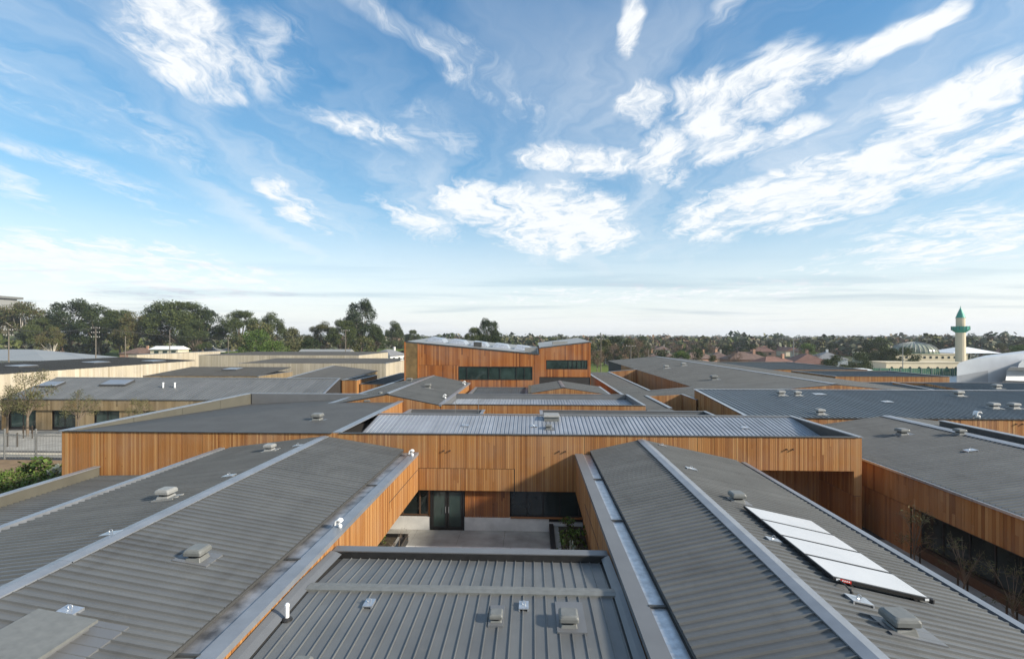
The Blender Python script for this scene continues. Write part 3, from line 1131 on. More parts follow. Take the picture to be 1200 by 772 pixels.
# ------------------------------------------------------------------ buildings behind the main front
def flat_block(name, label, x0, x1, y0, y1, z, faces, roof='roof_grey', wood='timber', zr=None, ribs='y', caps='fblr', capmat='cap_metal', frontcap='cap_dark',
               lining='parapet_lining', zb=0.0, cw=.26):
    """rectangular block with parapet. zr: roof height at (front, back) below the parapet; faces: letters of clad sides f b l r"""
    bld = thing(name, label, 'building', ((x0 + x1) / 2, (y0 + y1) / 2, 0))
    zr = zr or (z - .15, z - .15)
    body(bld, [cell(x0 + .06, x1 - .06, y0 + .06, y1 - .06, zb, (min(zr[0], z) - .06, min(zr[0], z) - .06, min(zr[1], z) - .06, min(zr[1], z) - .06))])
    seg = []
    if 'f' in faces: seg.append(((x0, y0 + .03), (x1, y0 + .03), zb, z - .03, (0, -1)))
    if 'b' in faces: seg.append(((x1, y1 - .03), (x0, y1 - .03), zb, z - .03, (0, 1)))
    if 'l' in faces: seg.append(((x0 + .03, y1), (x0 + .03, y0), zb, z - .03, (-1, 0)))
    if 'r' in faces: seg.append(((x1 - .03, y0), (x1 - .03, y1), zb, z - .03, (1, 0)))
    if seg:
        clad(bld, seg, wood)
    pm = MB()
    zl = min(zr) - .1
    pm.box(x0 + .05, x1 - .05, y0 + .05, y0 + .15, zl, z - .02)
    pm.box(x0 + .05, x1 - .05, y1 - .15, y1 - .05, zl, z - .02)
    pm.box(x0 + .05, x0 + .15, y0 + .15, y1 - .15, zl, z - .02)
    pm.box(x1 - .15, x1 - .05, y0 + .15, y1 - .15, zl, z - .02)
    pm.build('parapet', lining, bld)
    q = MB()
    q.slab([(x0 + .15, y0 + .15, zr[0]), (x1 - .15, y0 + .15, zr[0]), (x1 - .15, y1 - .15, zr[1]), (x0 + .15, y1 - .15, zr[1])], .05)
    ro = q.build('roof', 'roof_dark', bld)
    q = MB()
    if ribs == 'y':
        ribbed(q, (x0 + .2, y1 - .2, zr[1] + .02), (x1 - .2, y1 - .2, zr[1] + .02), (x1 - .2, y0 + .2, zr[0] + .02), (x0 + .2, y0 + .2, zr[0] + .02), .27)
    else:
        ribbed(q, (x0 + .2, y0 + .2, zr[0] + .02), (x0 + .2, y1 - .2, zr[1] + .02), (x1 - .2, y1 - .2, zr[1] + .02), (x1 - .2, y0 + .2, zr[0] + .02), .27)
    q.build('roof_sheeting', roof, ro, kind='stuff')
    if 'l' in caps: cap_strip(bld, (x0 + .08, y0 - .04, z + .02), (x0 + .08, y1 + .04, z + .02), cw, capmat)
    if 'r' in caps: cap_strip(bld, (x1 - .08, y0 - .04, z + .02), (x1 - .08, y1 + .04, z + .02), cw, capmat)
    if 'f' in caps: cap_strip(bld, (x0 + .24, y0 + .07, z + .015), (x1 - .24, y0 + .07, z + .015), .22, frontcap)
    if 'b' in caps: cap_strip(bld, (x0 + .24, y1 - .07, z + .015), (x1 - .24, y1 - .07, z + .015), .22, 'flashing_grey')
    return bld


# second cross building
sc_ = flat_block('cross_building', 'second transverse timber building with pale ribbed roof behind the main front', -7.8, 9.6, 41.2, 49.0, 5.25, 'flr', 'roof_silver', zr=(4.55, 4.72), frontcap='cap_dark', lining='flashing_grey')
# two low dark roofs right behind the main front
flat_block('low_pavilion', 'low dark parapet roof right of centre just behind the main front', .7, 14.2, 36.8, 40.2, 4.95, 'l', 'membrane', zr=(4.3, 4.3), lining='flashing_grey', frontcap='flashing_grey')
flat_block('low_pavilion', 'low dark parapet roof left of centre just behind the main front', -10.2, -3.9, 36.8, 40.2, 4.95, 'r', 'membrane', zr=(4.3, 4.3), lining='flashing_grey', frontcap='flashing_grey')

# gabled wing running back to the hall
gd = thing('rear_wing', 'gabled grey roofed wing running back to the left of the timber hall', 'building', (-12.5, 50, 0))
dx0, dxr, dx1, dz0, dzr, dz1, dy0, dy1 = -17.2, -12.4, -7.9, 5.25, 6.15, 5.25, 41.0, 60.6
body(gd, [([(dx0, dy0, 0), (dxr, dy0, 0), (dxr, dy1, 0), (dx0, dy1, 0)], [(dx0, dy0, dz0 - .1), (dxr, dy0, dzr - .1), (dxr, dy1, dzr - .1), (dx0, dy1, dz0 - .1)]),
          ([(dxr, dy0, 0), (dx1, dy0, 0), (dx1, dy1, 0), (dxr, dy1, 0)], [(dxr, dy0, dzr - .1), (dx1, dy0, dz1 - .1), (dx1, dy1, dz1 - .1), (dxr, dy1, dzr - .1)])])
clad(gd, [((dxr, dy0 - .01), (dx1, dy0 - .01), 2, (dzr - .12, dz1 - .1), (0, -1)), ((dx0, dy0 - .01), (dxr, dy0 - .01), 2, (dz0 - .1, dzr - .12), (0, -1)),
          ((dx1, dy0), (dx1, dy1), 2, dz1 - .08, (1, 0))])
q = MB()
q.slab([(dx0, dy0, dz0 - .02), (dxr, dy0, dzr - .02), (dxr, dy1, dzr - .02), (dx0, dy1, dz0 - .02)], .06)
q.slab([(dxr, dy0, dzr - .02), (dx1, dy0, dz1 - .02), (dx1, dy1, dz1 - .02), (dxr, dy1, dzr - .02)], .06)
ro = q.build('roof', 'roof_dark', gd)
q = MB()
ribbed(q, (dxr, dy0, dzr), (dxr, dy1, dzr), (dx1, dy1, dz1), (dx1, dy0, dz1), .27)
ribbed(q, (dxr, dy0, dzr), (dxr, dy1, dzr), (dx0, dy1, dz0), (dx0, dy0, dz0), .27)
q.build('roof_sheeting', 'roof_grey', ro, kind='stuff')
ridge_cap(ro, dxr, dzr, dy0, dy1, .18, .2, .2)
q = MB(); q.box(dx1 - .05, dx1 + .2, dy0, dy1, dz1 - .14, dz1 + .05); q.build('gutter_edge', 'cap_metal', gd)
q = MB(); q.box(dx0 - .5, dx0 + .05, dy0, dy1, dz0 - .14, dz0 + .02); q.build('gutter_edge', 'cap_metal', gd)

# small gabled pavilion in front of the hall
gf = thing('gable_pavilion', 'small gabled pavilion with timber gable end in front of the hall', 'building', (4, 55, 0))
fx0, fxr, fx1, fz0, fzr, fz1, fy0, fy1 = -.1, 3.45, 8.3, 4.95, 5.55, 4.85, 52.6, 60.5
body(gf, [([(fx0, fy0, 0), (fxr, fy0, 0), (fxr, fy1, 0), (fx0, fy1, 0)], [(fx0, fy0, fz0 - .1), (fxr, fy0, fzr - .1), (fxr, fy1, fzr - .1), (fx0, fy1, fz0 - .1)]),
          ([(fxr, fy0, 0), (fx1, fy0, 0), (fx1, fy1, 0), (fxr, fy1, 0)], [(fxr, fy0, fzr - .1), (fx1, fy0, fz1 - .1), (fx1, fy1, fz1 - .1), (fxr, fy1, fzr - .1)])])
clad(gf, [((fx0, fy0 - .01), (fxr, fy0 - .01), 2, (fz0 - .08, fzr - .08), (0, -1)), ((fxr, fy0 - .01), (fx1, fy0 - .01), 2, (fzr - .08, fz1 - .08), (0, -1))])
q = MB()
q.slab([(fx0, fy0, fz0 - .02), (fxr, fy0, fzr - .02), (fxr, fy1, fzr - .02), (fx0, fy1, fz0 - .02)], .06)
q.slab([(fxr, fy0, fzr - .02), (fx1, fy0, fz1 - .02), (fx1, fy1, fz1 - .02), (fxr, fy1, fzr - .02)], .06)
ro = q.build('roof', 'roof_dark', gf)
q = MB()
ribbed(q, (fxr, fy0, fzr), (fxr, fy1, fzr), (fx1, fy1, fz1), (fx1, fy0, fz1), .27)
ribbed(q, (fxr, fy0, fzr), (fxr, fy1, fzr), (fx0, fy1, fz0), (fx0, fy0, fz0), .27)
q.build('roof_sheeting', 'roof_grey', ro, kind='stuff')
ridge_cap(ro, fxr, fzr, fy0, fy1, .17, .145, .2)
q = MB(); q.box(fx1 - .05, fx1 + .22, fy0, fy1, fz1 - .14, fz1 + .05); q.build('gutter_edge', 'cap_metal', gf)
q = MB(); q.box(fx0 - .3, fx0 + .05, fy0, fy1, fz0 - .6, fz0 + .06); q.build('gutter_edge', 'parapet_lining', gf)
flat_block('low_pavilion', 'small low roof between the rear wing and the gabled pavilion', -7.0, -.5, 52.6, 60.4, 4.75, 'f', 'roof_sky_tint', zr=(4.35, 4.6), lining='flashing_grey')

# ------------------------------------------------------------------ two-storey timber hall
hl = thing('timber_hall', 'tall red timber hall with butterfly roof and long dark ribbon windows', 'building', (-4, 68, 0))
EY = 61.0
E2 = 79.0
body(hl, [cell(-16.1, 1.0, EY + .06, E2, 0, (10.2, 8.55, 8.55, 10.2)), cell(1.0, 7.35, EY + .06, E2, 0, (9.45, 10.2, 10.2, 9.45))])


def ztl(x):
    return 10.36 + (8.78 - 10.36) * (x + 16.1) / 17.1


def hz(x0, x1, zb, zt, w=.19):
    return ((x0, EY + .03), (x1, EY + .03), zb, zt, (0, -1))


segs = [hz(-14.42, -9.29, 4, 7.42), hz(-14.42, -9.29, 7.45, (ztl(-14.42), ztl(-9.29))),
        hz(-9.29, .11, 7.29, (ztl(-9.29), ztl(.11))), hz(-9.29, .11, 4, 5.58), hz(.11, .97, 4, (ztl(.11), ztl(.97))),
        hz(.97, 1.82, 6.0, (9.6, 9.7)), hz(1.82, 7.0, 8.12, (9.7, 10.32)), hz(1.82, 7.0, 6.0, 6.96), hz(7.0, 7.4, 6.0, (10.32, 10.36))]
clad(hl, segs, 'timber_red', w=.19)
clad(hl, [((7.36, EY), (7.36, E2), 4, 10.3, (1, 0)), ((.98, EY + .05), (.98, E2), 8.6, 9.55, (-1, 0))], 'timber_red', w=.19, name='side_cladding')
# golden lattice bay on the left corner
q = MB()
q.box(-16.1, -14.45, EY + .02, EY + .06, 4, 10.30)
lat = q.build('lattice_backing', 'golden_mesh', hl)
for k in range(42):
    zz = 4.1 + k * .147
    s = MB(); s.box(-16.1, -14.45, EY - .05, EY + .018, zz, zz + .055)
    s.build('slat', 'golden_mesh', lat)
q = MB(); q.box(-16.2, -16.02, EY - .08, EY + .1, 4, 10.42); q.box(-14.5, -14.38, EY - .08, EY + .02, 4, 10.2); q.build('corner_post', 'timber_red', hl)
window(hl, -9.27, .09, 5.62, 7.27, EY + .0, [-8.2, -5.45, -4.0, -1.95, -.9], 'glass_green_reflect', fr=.07)
window(hl, 1.84, 6.98, 6.99, 8.10, EY + .0, [4.6, 5.15, 5.7, 6.3, 6.65], 'glass_green_reflect', fr=.06)
window(hl, .97, 7.36, 4.9, 5.96, EY + .1, [2.2, 3.5, 4.8, 6.1], 'glass', fr=.06)
q = MB()
q.slab([(-16.2, EY, 10.42), (1.0, EY, 8.84), (1.0, E2, 9.45), (-16.2, E2, 11.0)], .1)
q.slab([(1.0, EY, 9.66), (7.5, EY, 10.42), (7.5, E2, 10.9), (1.0, E2, 10.1)], .1)
ro = q.build('roof', 'vent_pale', hl)
for k in range(5):
    xa = -14.5 + k * 3.0
    za = 10.42 - (xa + 16.2) * .0919
    q = MB()
    q.hexa([(xa, 66, za), (xa + 2.6, 66, za - .25), (xa + 2.6, 70, za - .15), (xa, 70, za)], [(xa + .5, 66.6, za + .75), (xa + 2.1, 66.4, za + .45), (xa + 2.1, 69.6, za + .6), (xa + .5, 69.4, za + .8)])
    q.build('skylight', 'galvanised', ro)
for xa, ya, w_, h_ in ((-7.7, 64, 1.0, .7), (-.9, 64, 1.6, .6), (2.8, 65, 2.0, .55), (-.2, 62, .9, .45)):
    za = 10.42 - (xa + 16.2) * .0919 if xa < 1 else 9.66 + (xa - 1) * .117
    q = MB(); q.box(xa, xa + w_, ya, ya + 1.2, za - .1, za + h_); q.build('roof_plant', 'vent_pale' if xa > -5 else 'cap_dark', ro)
q = MB(); q.slab([(-16.2, EY - .1, 10.50), (1.0, EY - .1, 8.92), (1.0, EY + .15, 8.92), (-16.2, EY + .15, 10.50)], .07); q.build('capping', 'cap_dark', hl)
q = MB(); q.slab([(1.05, EY - .1, 9.74), (7.5, EY - .1, 10.50), (7.5, EY + .15, 10.50), (1.05, EY + .15, 9.74)], .07); q.build('capping', 'flashing_grey', hl)

# ------------------------------------------------------------------ right-hand range: corridor roof and great sloping roof with courtyard wells
rg = thing('east_range', 'vast low grey roof right of the hall with two timber lined courtyard wells', 'building', (22, 70, 0))
XRI, ZRI = 31.0, 6.2


def zh(x):
    return 4.6 + (ZRI - 4.6) * (x - 14.0) / (XRI - 14.0) if x > 14 else 4.6


plates = [  # x0, x1, y0, y1 of roof plates around the wells
    (10.1, 12.4, 42.0, 88.5), (12.4, 14.0, 53.0, 88.5), (14.0, 16.2, 53.0, 58.2), (16.2, 19.1, 50.0, 58.2), (19.1, XRI, 50.6, 122.0), (14.0, 19.1, 89.0, 89.4)]
rm = MB()
q = MB()
for x0, x1, y0, y1 in plates:
    rm.slab([(x0, y0, zh(x0) - .02), (x1, y0, zh(x1) - .02), (x1, y1, zh(x1) - .02), (x0, y1, zh(x0) - .02)], .06)
    ribbed(q, (x1, y0, zh(x1)), (x1, y1, zh(x1)), (x0, y1, zh(x0)), (x0, y0, zh(x0)), .45)
rm.slab([(XRI, 50.6, ZRI - .02), (43, 50.6, 5.1), (43, 122, 5.1), (XRI, 122, ZRI - .02)], .06)
ribbed(q, (XRI, 50.6, ZRI), (XRI, 122, ZRI), (43, 122, 5.12), (43, 50.6, 5.12), .45)
rm = rm.build('roof', 'roof_dark', rg)
q.build('roof_sheeting', 'roof_grey', rm, kind='stuff')
ridge_cap(rm, XRI, ZRI, 50.6, 122, .094, .09, .3)
body(rg, [cell(10.2, 12.3, 42.1, 88.4, 0, 4.5), cell(12.3, 13.9, 53.1, 88.4, 0, 4.5), cell(13.9, 19.2, 53.1, 58.1, 0, 4.5), cell(19.2, XRI, 50.7, 121.9, 0, (zh(19.2) - .12, ZRI - .12, ZRI - .12, zh(19.2) - .12)),
          cell(XRI, 43, 50.7, 121.9, 0, (ZRI - .12, 5.0, 5.0, ZRI - .12)), cell(14.0, 19.1, 89.1, 90, 0, 4.5)])
clad(rg, [((14.0, 89.0), (19.1, 89.0), 1.5, (4.62, zh(19.1)), (0, -1)), ((19.1, 58.2), (19.1, 104), 1.0, zh(19.1) - .02, (-1, 0)),
          ((12.4, 53.0), (16.2, 53.0), 1.5, (4.58, zh(16.2)), (0, -1)), ((16.2, 48.3), (16.2, 53.0), 1.0, zh(16.2), (-1, 0)),
          ((10.1, 88.5), (10.1, 50), 2, 4.55, (-1, 0)),
          ((16.5, 50.6), (XRI, 50.6), 2, (zh(16.5) - .05, ZRI - .08), (0, -1)), ((XRI, 50.6), (43, 50.6), 2, (ZRI - .08, 5.05), (0, -1))], w=.2)
cap_strip(rg, (10.05, 50, 4.68), (10.05, 88.6, 4.68), .34)
cap_strip(rg, (14.0, 58.2, 4.70), (14.0, 89.0, 4.70), .34)
cap_strip(rg, (14.1, 89.15, 4.72), (19.2, 89.15, zh(19.2) + .1), .3)
cap_strip(rg, (12.4, 43.8, 4.70), (12.4, 53.0, 4.70), .36)
cap_strip(rg, (14.1, 58.2, 4.68), (19.2, 58.2, zh(19.2) + .06), .22, 'flashing_grey')
cap_strip(rg, (16.25, 48.3, zh(16.2) + .06), (16.25, 53.1, zh(16.2) + .06), .22)

# big blue-grey roof right of centre
jb = thing('blue_roof_building', 'timber building with wide blue-grey ribbed roof sloping to the right rear', 'building', (38, 43, 0))
jx0, jx1, jy0, jy1, jz0, jz1 = 16.4, 62.0, 37.5, 49.5, 4.92, 5.72
body(jb, [cell(jx0 + .06, jx1, jy0 + .06, jy1, 0, (jz0 - .12, jz0 - .12, jz1 - .12, jz1 - .12))])
clad(jb, [((jx0, jy0 + .03), (jx1, jy0 + .03), 2.2, jz0 - .10, (0, -1)), ((jx0 + .03, jy1), (jx0 + .03, jy0), 1.5, (jz1 - .05, jz0 - .05), (-1, 0))], w=.17)
q = MB(); q.slab([(jx0, jy0, jz0 - .02), (jx1, jy0, jz0 - .02), (jx1, jy1, jz1 - .02), (jx0, jy1, jz1 - .02)], .07)
ro = q.build('roof', 'roof_dark', jb)
q = MB(); ribbed(q, (jx0 + .1, jy1, jz1), (jx1, jy1, jz1), (jx1, jy0, jz0), (jx0 + .1, jy0, jz0), .42)
q.build('roof_sheeting', 'roof_sky_tint', ro, kind='stuff')
cap_strip(jb, (jx0 + .02, jy0, jz0 + .06), (jx0 + .02, jy1, jz1 + .06), .22, 'galvanised')
cap_strip(jb, (jx0 + .2, jy1 + .05, jz1 + .07), (58, jy1 + .05, jz1 + .07), .36)
cap_strip(jb, (jx0 + .2, jy0 - .02, jz0 + .0), (jx1, jy0 - .02, jz0 + .0), .12, 'cap_dark')
for px_ in (30.0, 36.0):
    for dx in (0, .45):
        q = MB(); q.tube([(px_ + dx, jy0 + .05, 4.55), (px_ + dx, jy0 - .1, 4.53)], .05, 6); q.build('overflow_spout', 'soffit', jb)

# right foreground gabled building
kg = thing('gabled_building', 'gabled timber building with grey ribbed roof and recessed windows at right edge', 'building', (24, 22, 0))
kx0, kxr, kx1, kz0, kzr, kz1, ky0, ky1 = 19.15, 26.5, 31.0, 4.0, 5.1, 4.65, 8.0, 37.3
body(kg, [([(kx0 + .1, ky0, 2.35), (kxr, ky0, 2.35), (kxr, ky1, 2.35), (kx0 + .1, ky1, 2.35)], [(kx0 + .1, ky0, kz0 - .15), (kxr, ky0, kzr - .12), (kxr, ky1, kzr - .12), (kx0 + .1, ky1, kz0 - .15)]),
          ([(kxr, ky0, 0), (kx1, ky0, 0), (kx1, ky1, 0), (kxr, ky1, 0)], [(kxr, ky0, kzr - .12), (kx1, ky0, kz1 - .12), (kx1, ky1, kz1 - .12), (kxr, ky1, kzr - .12)]),
          cell(20.0, kxr, ky0, ky1, 0, 2.345)])
kj = 2.45
clad(kg, [((kx0 + .06, ky1), (kx0 + .06, ky0), 2.42, kz0 - .12, (-1, 0)), ((kx0 + .1, ky1), (kx0 + .1, 25.4), 0, 2.38, (-1, 0)), ((kx0 + .12, 19.3), (kx0 + .12, 17.2), 0, 2.38, (-1, 0)),
          ((kx0, ky1 - .03), (kxr, ky1 - .03), 2, (kz0 - .1, kzr - .1), (0, 1))], w=.16)
window_x(kg, 19.4, 25.3, .45, 2.4, 19.7, -1, [20.3, 21.4, 22.6, 24.0], 'glass', .07)
window_x(kg, 12.5, 17.1, .1, 2.4, 19.7, -1, [13.5, 14.6, 15.7], 'glass_green_reflect', .07)
q = MB(); q.box(19.4, 19.95, 12.5, 25.4, 0, .42); q.build('sill_wall', 'soffit', kg)
for ya in (25.35, 19.35, 17.1):
    q = MB(); q.box(19.3, 20.0, ya - .04, ya + .04, 0.02, 2.4); q.build('reveal', 'timber_red', kg)
q = MB()
q.slab([(kx0, ky0, kz0 - .02), (kxr, ky0, kzr - .02), (kxr, ky1, kzr - .02), (kx0, ky1, kz0 - .02)], .08)
q.slab([(kxr, ky0, kzr - .02), (kx1, ky0, kz1 - .02), (kx1, ky1, kz1 - .02), (kxr, ky1, kzr - .02)], .08)
ro = q.build('roof', 'roof_dark', kg)
q = MB()
ribbed(q, (kxr, ky0, kzr), (kxr, ky1, kzr), (kx0 + .1, ky1, kz0 + .012), (kx0 + .1, ky0, kz0 + .012), .27)
ribbed(q, (kxr, ky0, kzr), (kxr, ky1, kzr), (kx1, ky1, kz1), (kx1, ky0, kz1), .27)
q.build('roof_sheeting', 'roof_grey', ro, kind='stuff')
ridge_cap(ro, kxr, kzr, ky0, ky1, .15, .1, .35)
q = MB(); q.box(kx0 - .12, kx0 + .1, ky0, ky1, kz0 - .10, kz0 + .02); q.build('gutter_edge', 'cap_dark', kg)
q = MB(); q.box(kx0 - .16, kx0 - .12, ky0, ky1, kz0 - .08, kz0 + .035); q.build('gutter_lip', 'galvanised', kg)
q = MB(); q.box(kxr + 1.0, kxr + 1.25, ky0, ky1 - 3.5, kzr - .2, kzr + .24); q.build('parapet', 'cap_dark', kg)
cap_strip(kg, (kxr + 1.12, ky0, kzr + .30), (kxr + 1.12, ky1 - 3.5, kzr + .30), .42)

# roofs beyond the blue one
lb = flat_block('far_right_block', 'dark flat roof beyond the wide blue roof on the right, with timber light well', 43.2, 78, 55.5, 66.5, 5.0, 'fl', 'roof_sky_tint', zr=(4.75, 4.9), capmat='cap_metal')
wl_ = thing('light_well', 'orange timber lined light well sunk in the far right flat roof', 'light well', (47, 58.5, 4.8))
q = MB()
boards(q, (46.4, 64.2), (49.4, 63.0), 4.75, 5.22, (0, -1), .2)
boards(q, (49.4, 63.0), (48.6, 56.2), 4.7, (5.22, 5.02), (-1, 0), .2)
q.build('cladding', 'timber', wl_, kind='stuff')
cap_strip(wl_, (45.4, 56.0, 5.06), (46.3, 64.3, 5.25), .3)
cap_strip(wl_, (46.4, 64.3, 5.25), (49.5, 63.1, 5.25), .22)
mbk = flat_block('far_right_block', 'timber parapet block right of the great roof, nearest the mosque', 44.0, 60, 72, 84, 5.35, 'fl', 'roof_sky_tint', zr=(5.1, 5.15))
flat_block('far_right_block', 'low grey roof behind the great ridge, farthest right range of the school', 43.5, 62, 92, 120, 5.0, 'fl', 'roof_grey', zr=(4.7, 4.8))

# ------------------------------------------------------------------ left-hand range: pale timber pavilions
pv = thing('yard_pavilion', 'olive timber pavilion with dark window bays facing the left yard', 'building', (-44, 58, 0))
px0, px1, py0, pyr, pz0, pzr = -63.0, -24.8, 55.0, 61.6, 3.65, 5.6
body(pv, [cell(px0 + .1, px1, py0 + .5, pyr, 0, (pz0 - .08, pz0 - .08, pzr - .14, pzr - .14)), cell(px0 + .1, px1, pyr, 68, 0, (pzr - .14, pzr - .14, 4.6, 4.6))])
bays = [(-62.4, -59.0), (-57.0, -54.1), (-51.8, -48.7), (-45.9, -42.5)]
segs = [((px0, py0 + .1), (px1, py0 + .1), 2.35, pz0 - .08, (0, -1))]
xs = [px0] + [v for bb in bays for v in bb] + [px1]
for k in range(0, len(xs), 2):
    segs.append(((xs[k], py0 + .3), (xs[k + 1], py0 + .3), 0, 2.35, (0, -1)))
segs.append(((px0 + .05, pyr), (px0 + .05, py0), 0, (pzr - .1, pz0 - .1), (-1, 0)))
clad(pv, segs, 'timber_olive', w=.26)
for b0, b1 in bays:
    window(pv, b0 + .05, b1 - .05, .25, 2.34, py0 + .42, [(b0 + b1) / 2], 'glass_green_reflect', fr=.08)
q = MB()
q.slab([(px0, py0, pz0), (px1, py0, pz0), (px1, pyr, pzr), (px0, pyr, pzr)], .08)
q.slab([(px0, pyr, pzr), (px1, pyr, pzr), (px1, 68, 4.7), (px0, 68, 4.7)], .08)
ro = q.build('roof', 'membrane', pv)
q = MB(); ribbed(q, (px0 + .1, pyr, pzr + .02), (px1 - .1, pyr, pzr + .02), (px1 - .1, py0, pz0 + .02), (px0 + .1, py0, pz0 + .02), .45)
q.build('roof_sheeting', 'roof_grey', ro, kind='stuff')
q = MB(); q.slab([(px0, pyr - .1, pzr + .1), (px1, pyr - .1, pzr + .1), (px1, pyr + .25, pzr + .1), (px0, pyr + .25, pzr + .1)], .06); q.build('ridge_cap', 'cap_metal', ro)
cap_strip(pv, (px1 - .06, py0, pz0 + .06), (px1 - .06, pyr, pzr + .08), .25)
flat_block('yard_block', 'orange timber block end beside the olive pavilion roof', -24.6, -22.6, 61.8, 70, 5.45, 'fr', 'roof_grey', wood='timber')
flat_block('yard_block', 'narrow dark roofed timber block left of the hall with orange front', -22.4, -18.6, 62.5, 82, 4.9, 'fr', 'roof_dark', zr=(4.7, 4.85))

nb = thing('pale_building', 'long pale timber walled building with dark roof at the left edge', 'building', (-78, 78, 0))
nx, nz_ = -70.0, 6.15
body(nb, [cell(-86, nx - .06, 52, 98, 0, (6.65, nz_ - .1, nz_ - .1, 6.65))])
clad(nb, [((nx - .03, 52), (nx - .03, 98), 0, nz_ - .06, (1, 0)), ((-86, 52), (nx, 52), 0, (6.7, nz_), (0, -1))], 'timber_pale', w=.34)
q = MB(); q.slab([(-86, 52, 6.8), (nx, 52, nz_), (nx, 98, nz_), (-86, 98, 6.8)], .08)
ro = q.build('roof', 'membrane', nb)
q = MB(); ribbed(q, (-86, 52, 6.82), (-86, 98, 6.82), (nx, 98, nz_ + .02), (nx, 52, nz_ + .02), .5); q.build('roof_sheeting', 'roof_dark', ro, kind='stuff')
flat_block('pale_building', 'far pale timber wall and dark roof below the gum trees', -93, -91, 108, 138, 6.95, 'fr', 'roof_dark', wood='timber_pale', zr=(6.7, 6.8))
flat_block('yard_block', 'mid distance dark roof with olive timber edge behind the olive pavilion', -63, -43.8, 76, 87, 4.75, 'fr', 'roof_dark', wood='timber_olive', zr=(4.72, 5.5), caps='lr')
k3 = flat_block('pale_building', 'long pale timber fronted block with dark roof left of the hall', -57, -28, 92, 106, 5.95, 'fr', 'roof_dark', wood='timber_pale', zr=(5.9, 6.3), caps='lr')
flat_block('pale_building', 'low pale wall and dark roof under the tall dark tree', -82, -42, 116, 140, 6.6, 'fr', 'roof_dark', wood='timber_pale', zr=(6.5, 6.7), caps='lr')
rw = thing('wedge_roof_block', 'wedge shaped dark roof with pale timber flank left of the hall', 'building', (-33, 80, 0))
body(rw, [([(-37, 68, 0), (-27.5, 68, 0), (-27.2, 84, 0), (-38, 92, 0)], [(-37, 68, 4.4), (-27.5, 68, 4.5), (-27.2, 84, 5.0), (-38, 92, 5.4)])])
q = MB(); boards(q, (-27.45, 68), (-27.15, 84), 0, (4.5, 5.0), (1, 0), .25); boards(q, (-37, 67.97), (-27.5, 67.97), 0, (4.4, 4.5), (0, -1), .25)
q.build('cladding', 'timber_olive', rw, kind='stuff')
q = MB(); q.slab([(-37.2, 67.8, 4.5), (-27.3, 67.8, 4.6), (-27.0, 84.1, 5.1), (-38.1, 92.2, 5.5)], .08)
ro = q.build('roof', 'roof_dark', rw)
q = MB(); ribbed(q, (-38.0, 92.1, 5.52), (-27.1, 84.0, 5.12), (-27.4, 67.9, 4.62), (-37.1, 67.9, 4.52), .45); q.build('roof_sheeting', 'membrane', ro, kind='stuff')
cap_strip(rw, (-37.2, 67.8, 4.58), (-38.1, 92.2, 5.58), .35)


# ------------------------------------------------------------------ roof fittings
def rsq(w, d, r, z, n=3):
    out = []
    for cx, cy, a0 in ((w / 2 - r, d / 2 - r, 0), (-w / 2 + r, d / 2 - r, 90), (-w / 2 + r, -d / 2 + r, 180), (w / 2 - r, -d / 2 + r, 270)):
        for k in range(n + 1):
            t = R(a0 + 90 * k / n)
            out.append((cx + r * math.cos(t), cy + r * math.sin(t), z))
    return out


def loft(mb, rings, off=(0, 0, 0)):
    n = len(rings[0])
    i = len(mb.v)
    for rg_ in rings:
        mb.v += [(p[0] + off[0], p[1] + off[1], p[2] + off[2]) for p in rg_]
    for k in range(len(rings) - 1):
        for j in range(n):
            j2 = (j + 1) % n
            mb.f.append((i + k * n + j, i + k * n + j2, i + (k + 1) * n + j2, i + (k + 1) * n + j))
    mb.f.append(tuple(i + j for j in range(n))[::-1])
    mb.f.append(tuple(i + (len(rings) - 1) * n + j for j in range(n)))
    return mb


def vent(x, y, z, sx, sy, label, s=1.0, mat='vent_grey', tray=(0.34, 0.5, 0.34, 0.28)):
    s *= .9
    """square cowl ventilator. sx, sy: roof slope; tray: flashing reach to -x, +x, -y, +y"""
    t = thing('roof_ventilator', label, 'ventilator', (x, y, z), 'cowl ventilators on the metal roofs')

    def zz(dx, dy, up=.048):
        return z + sx * dx + sy * dy + up
    q = MB()
    a, b_, c, d = [v * s for v in tray]
    P = [(-a, -c), (b_, -c), (b_, d), (-a, d)]
    q.hexa([(x + p[0], y + p[1], zz(p[0], p[1], -.01)) for p in P], [(x + p[0], y + p[1], zz(*p)) for p in P])
    q.build('flashing_tray', 'flashing_grey' if mat == 'vent_grey' else mat, t)
    q = MB()
    h = .14 * s
    loft(q, [[(p[0], p[1], zz(p[0], p[1], .03) - z) for p in rsq(.50 * s, .50 * s, .03 * s, 0)], rsq(.42 * s, .42 * s, .03 * s, h)], (x, y, z))
    q.build('upstand', mat, t)
    q = MB(); loft(q, [rsq(.34 * s, .34 * s, .03 * s, h), rsq(.34 * s, .34 * s, .03 * s, h + .10 * s)], (x, y, z)); q.build('neck', 'black_frame', t)
    q = MB()
    h2 = h + .075 * s
    loft(q, [rsq(.53 * s, .53 * s, .04 * s, h2), rsq(.56 * s, .56 * s, .045 * s, h2 + .015 * s), rsq(.56 * s, .56 * s, .05 * s, h2 + .10 * s), rsq(.52 * s, .52 * s, .07 * s, h2 + .155 * s), rsq(.43 * s, .43 * s, .07 * s, h2 + .185 * s)], (x, y, z))
    q.build('cowl', mat, t, smooth=False)
    return t


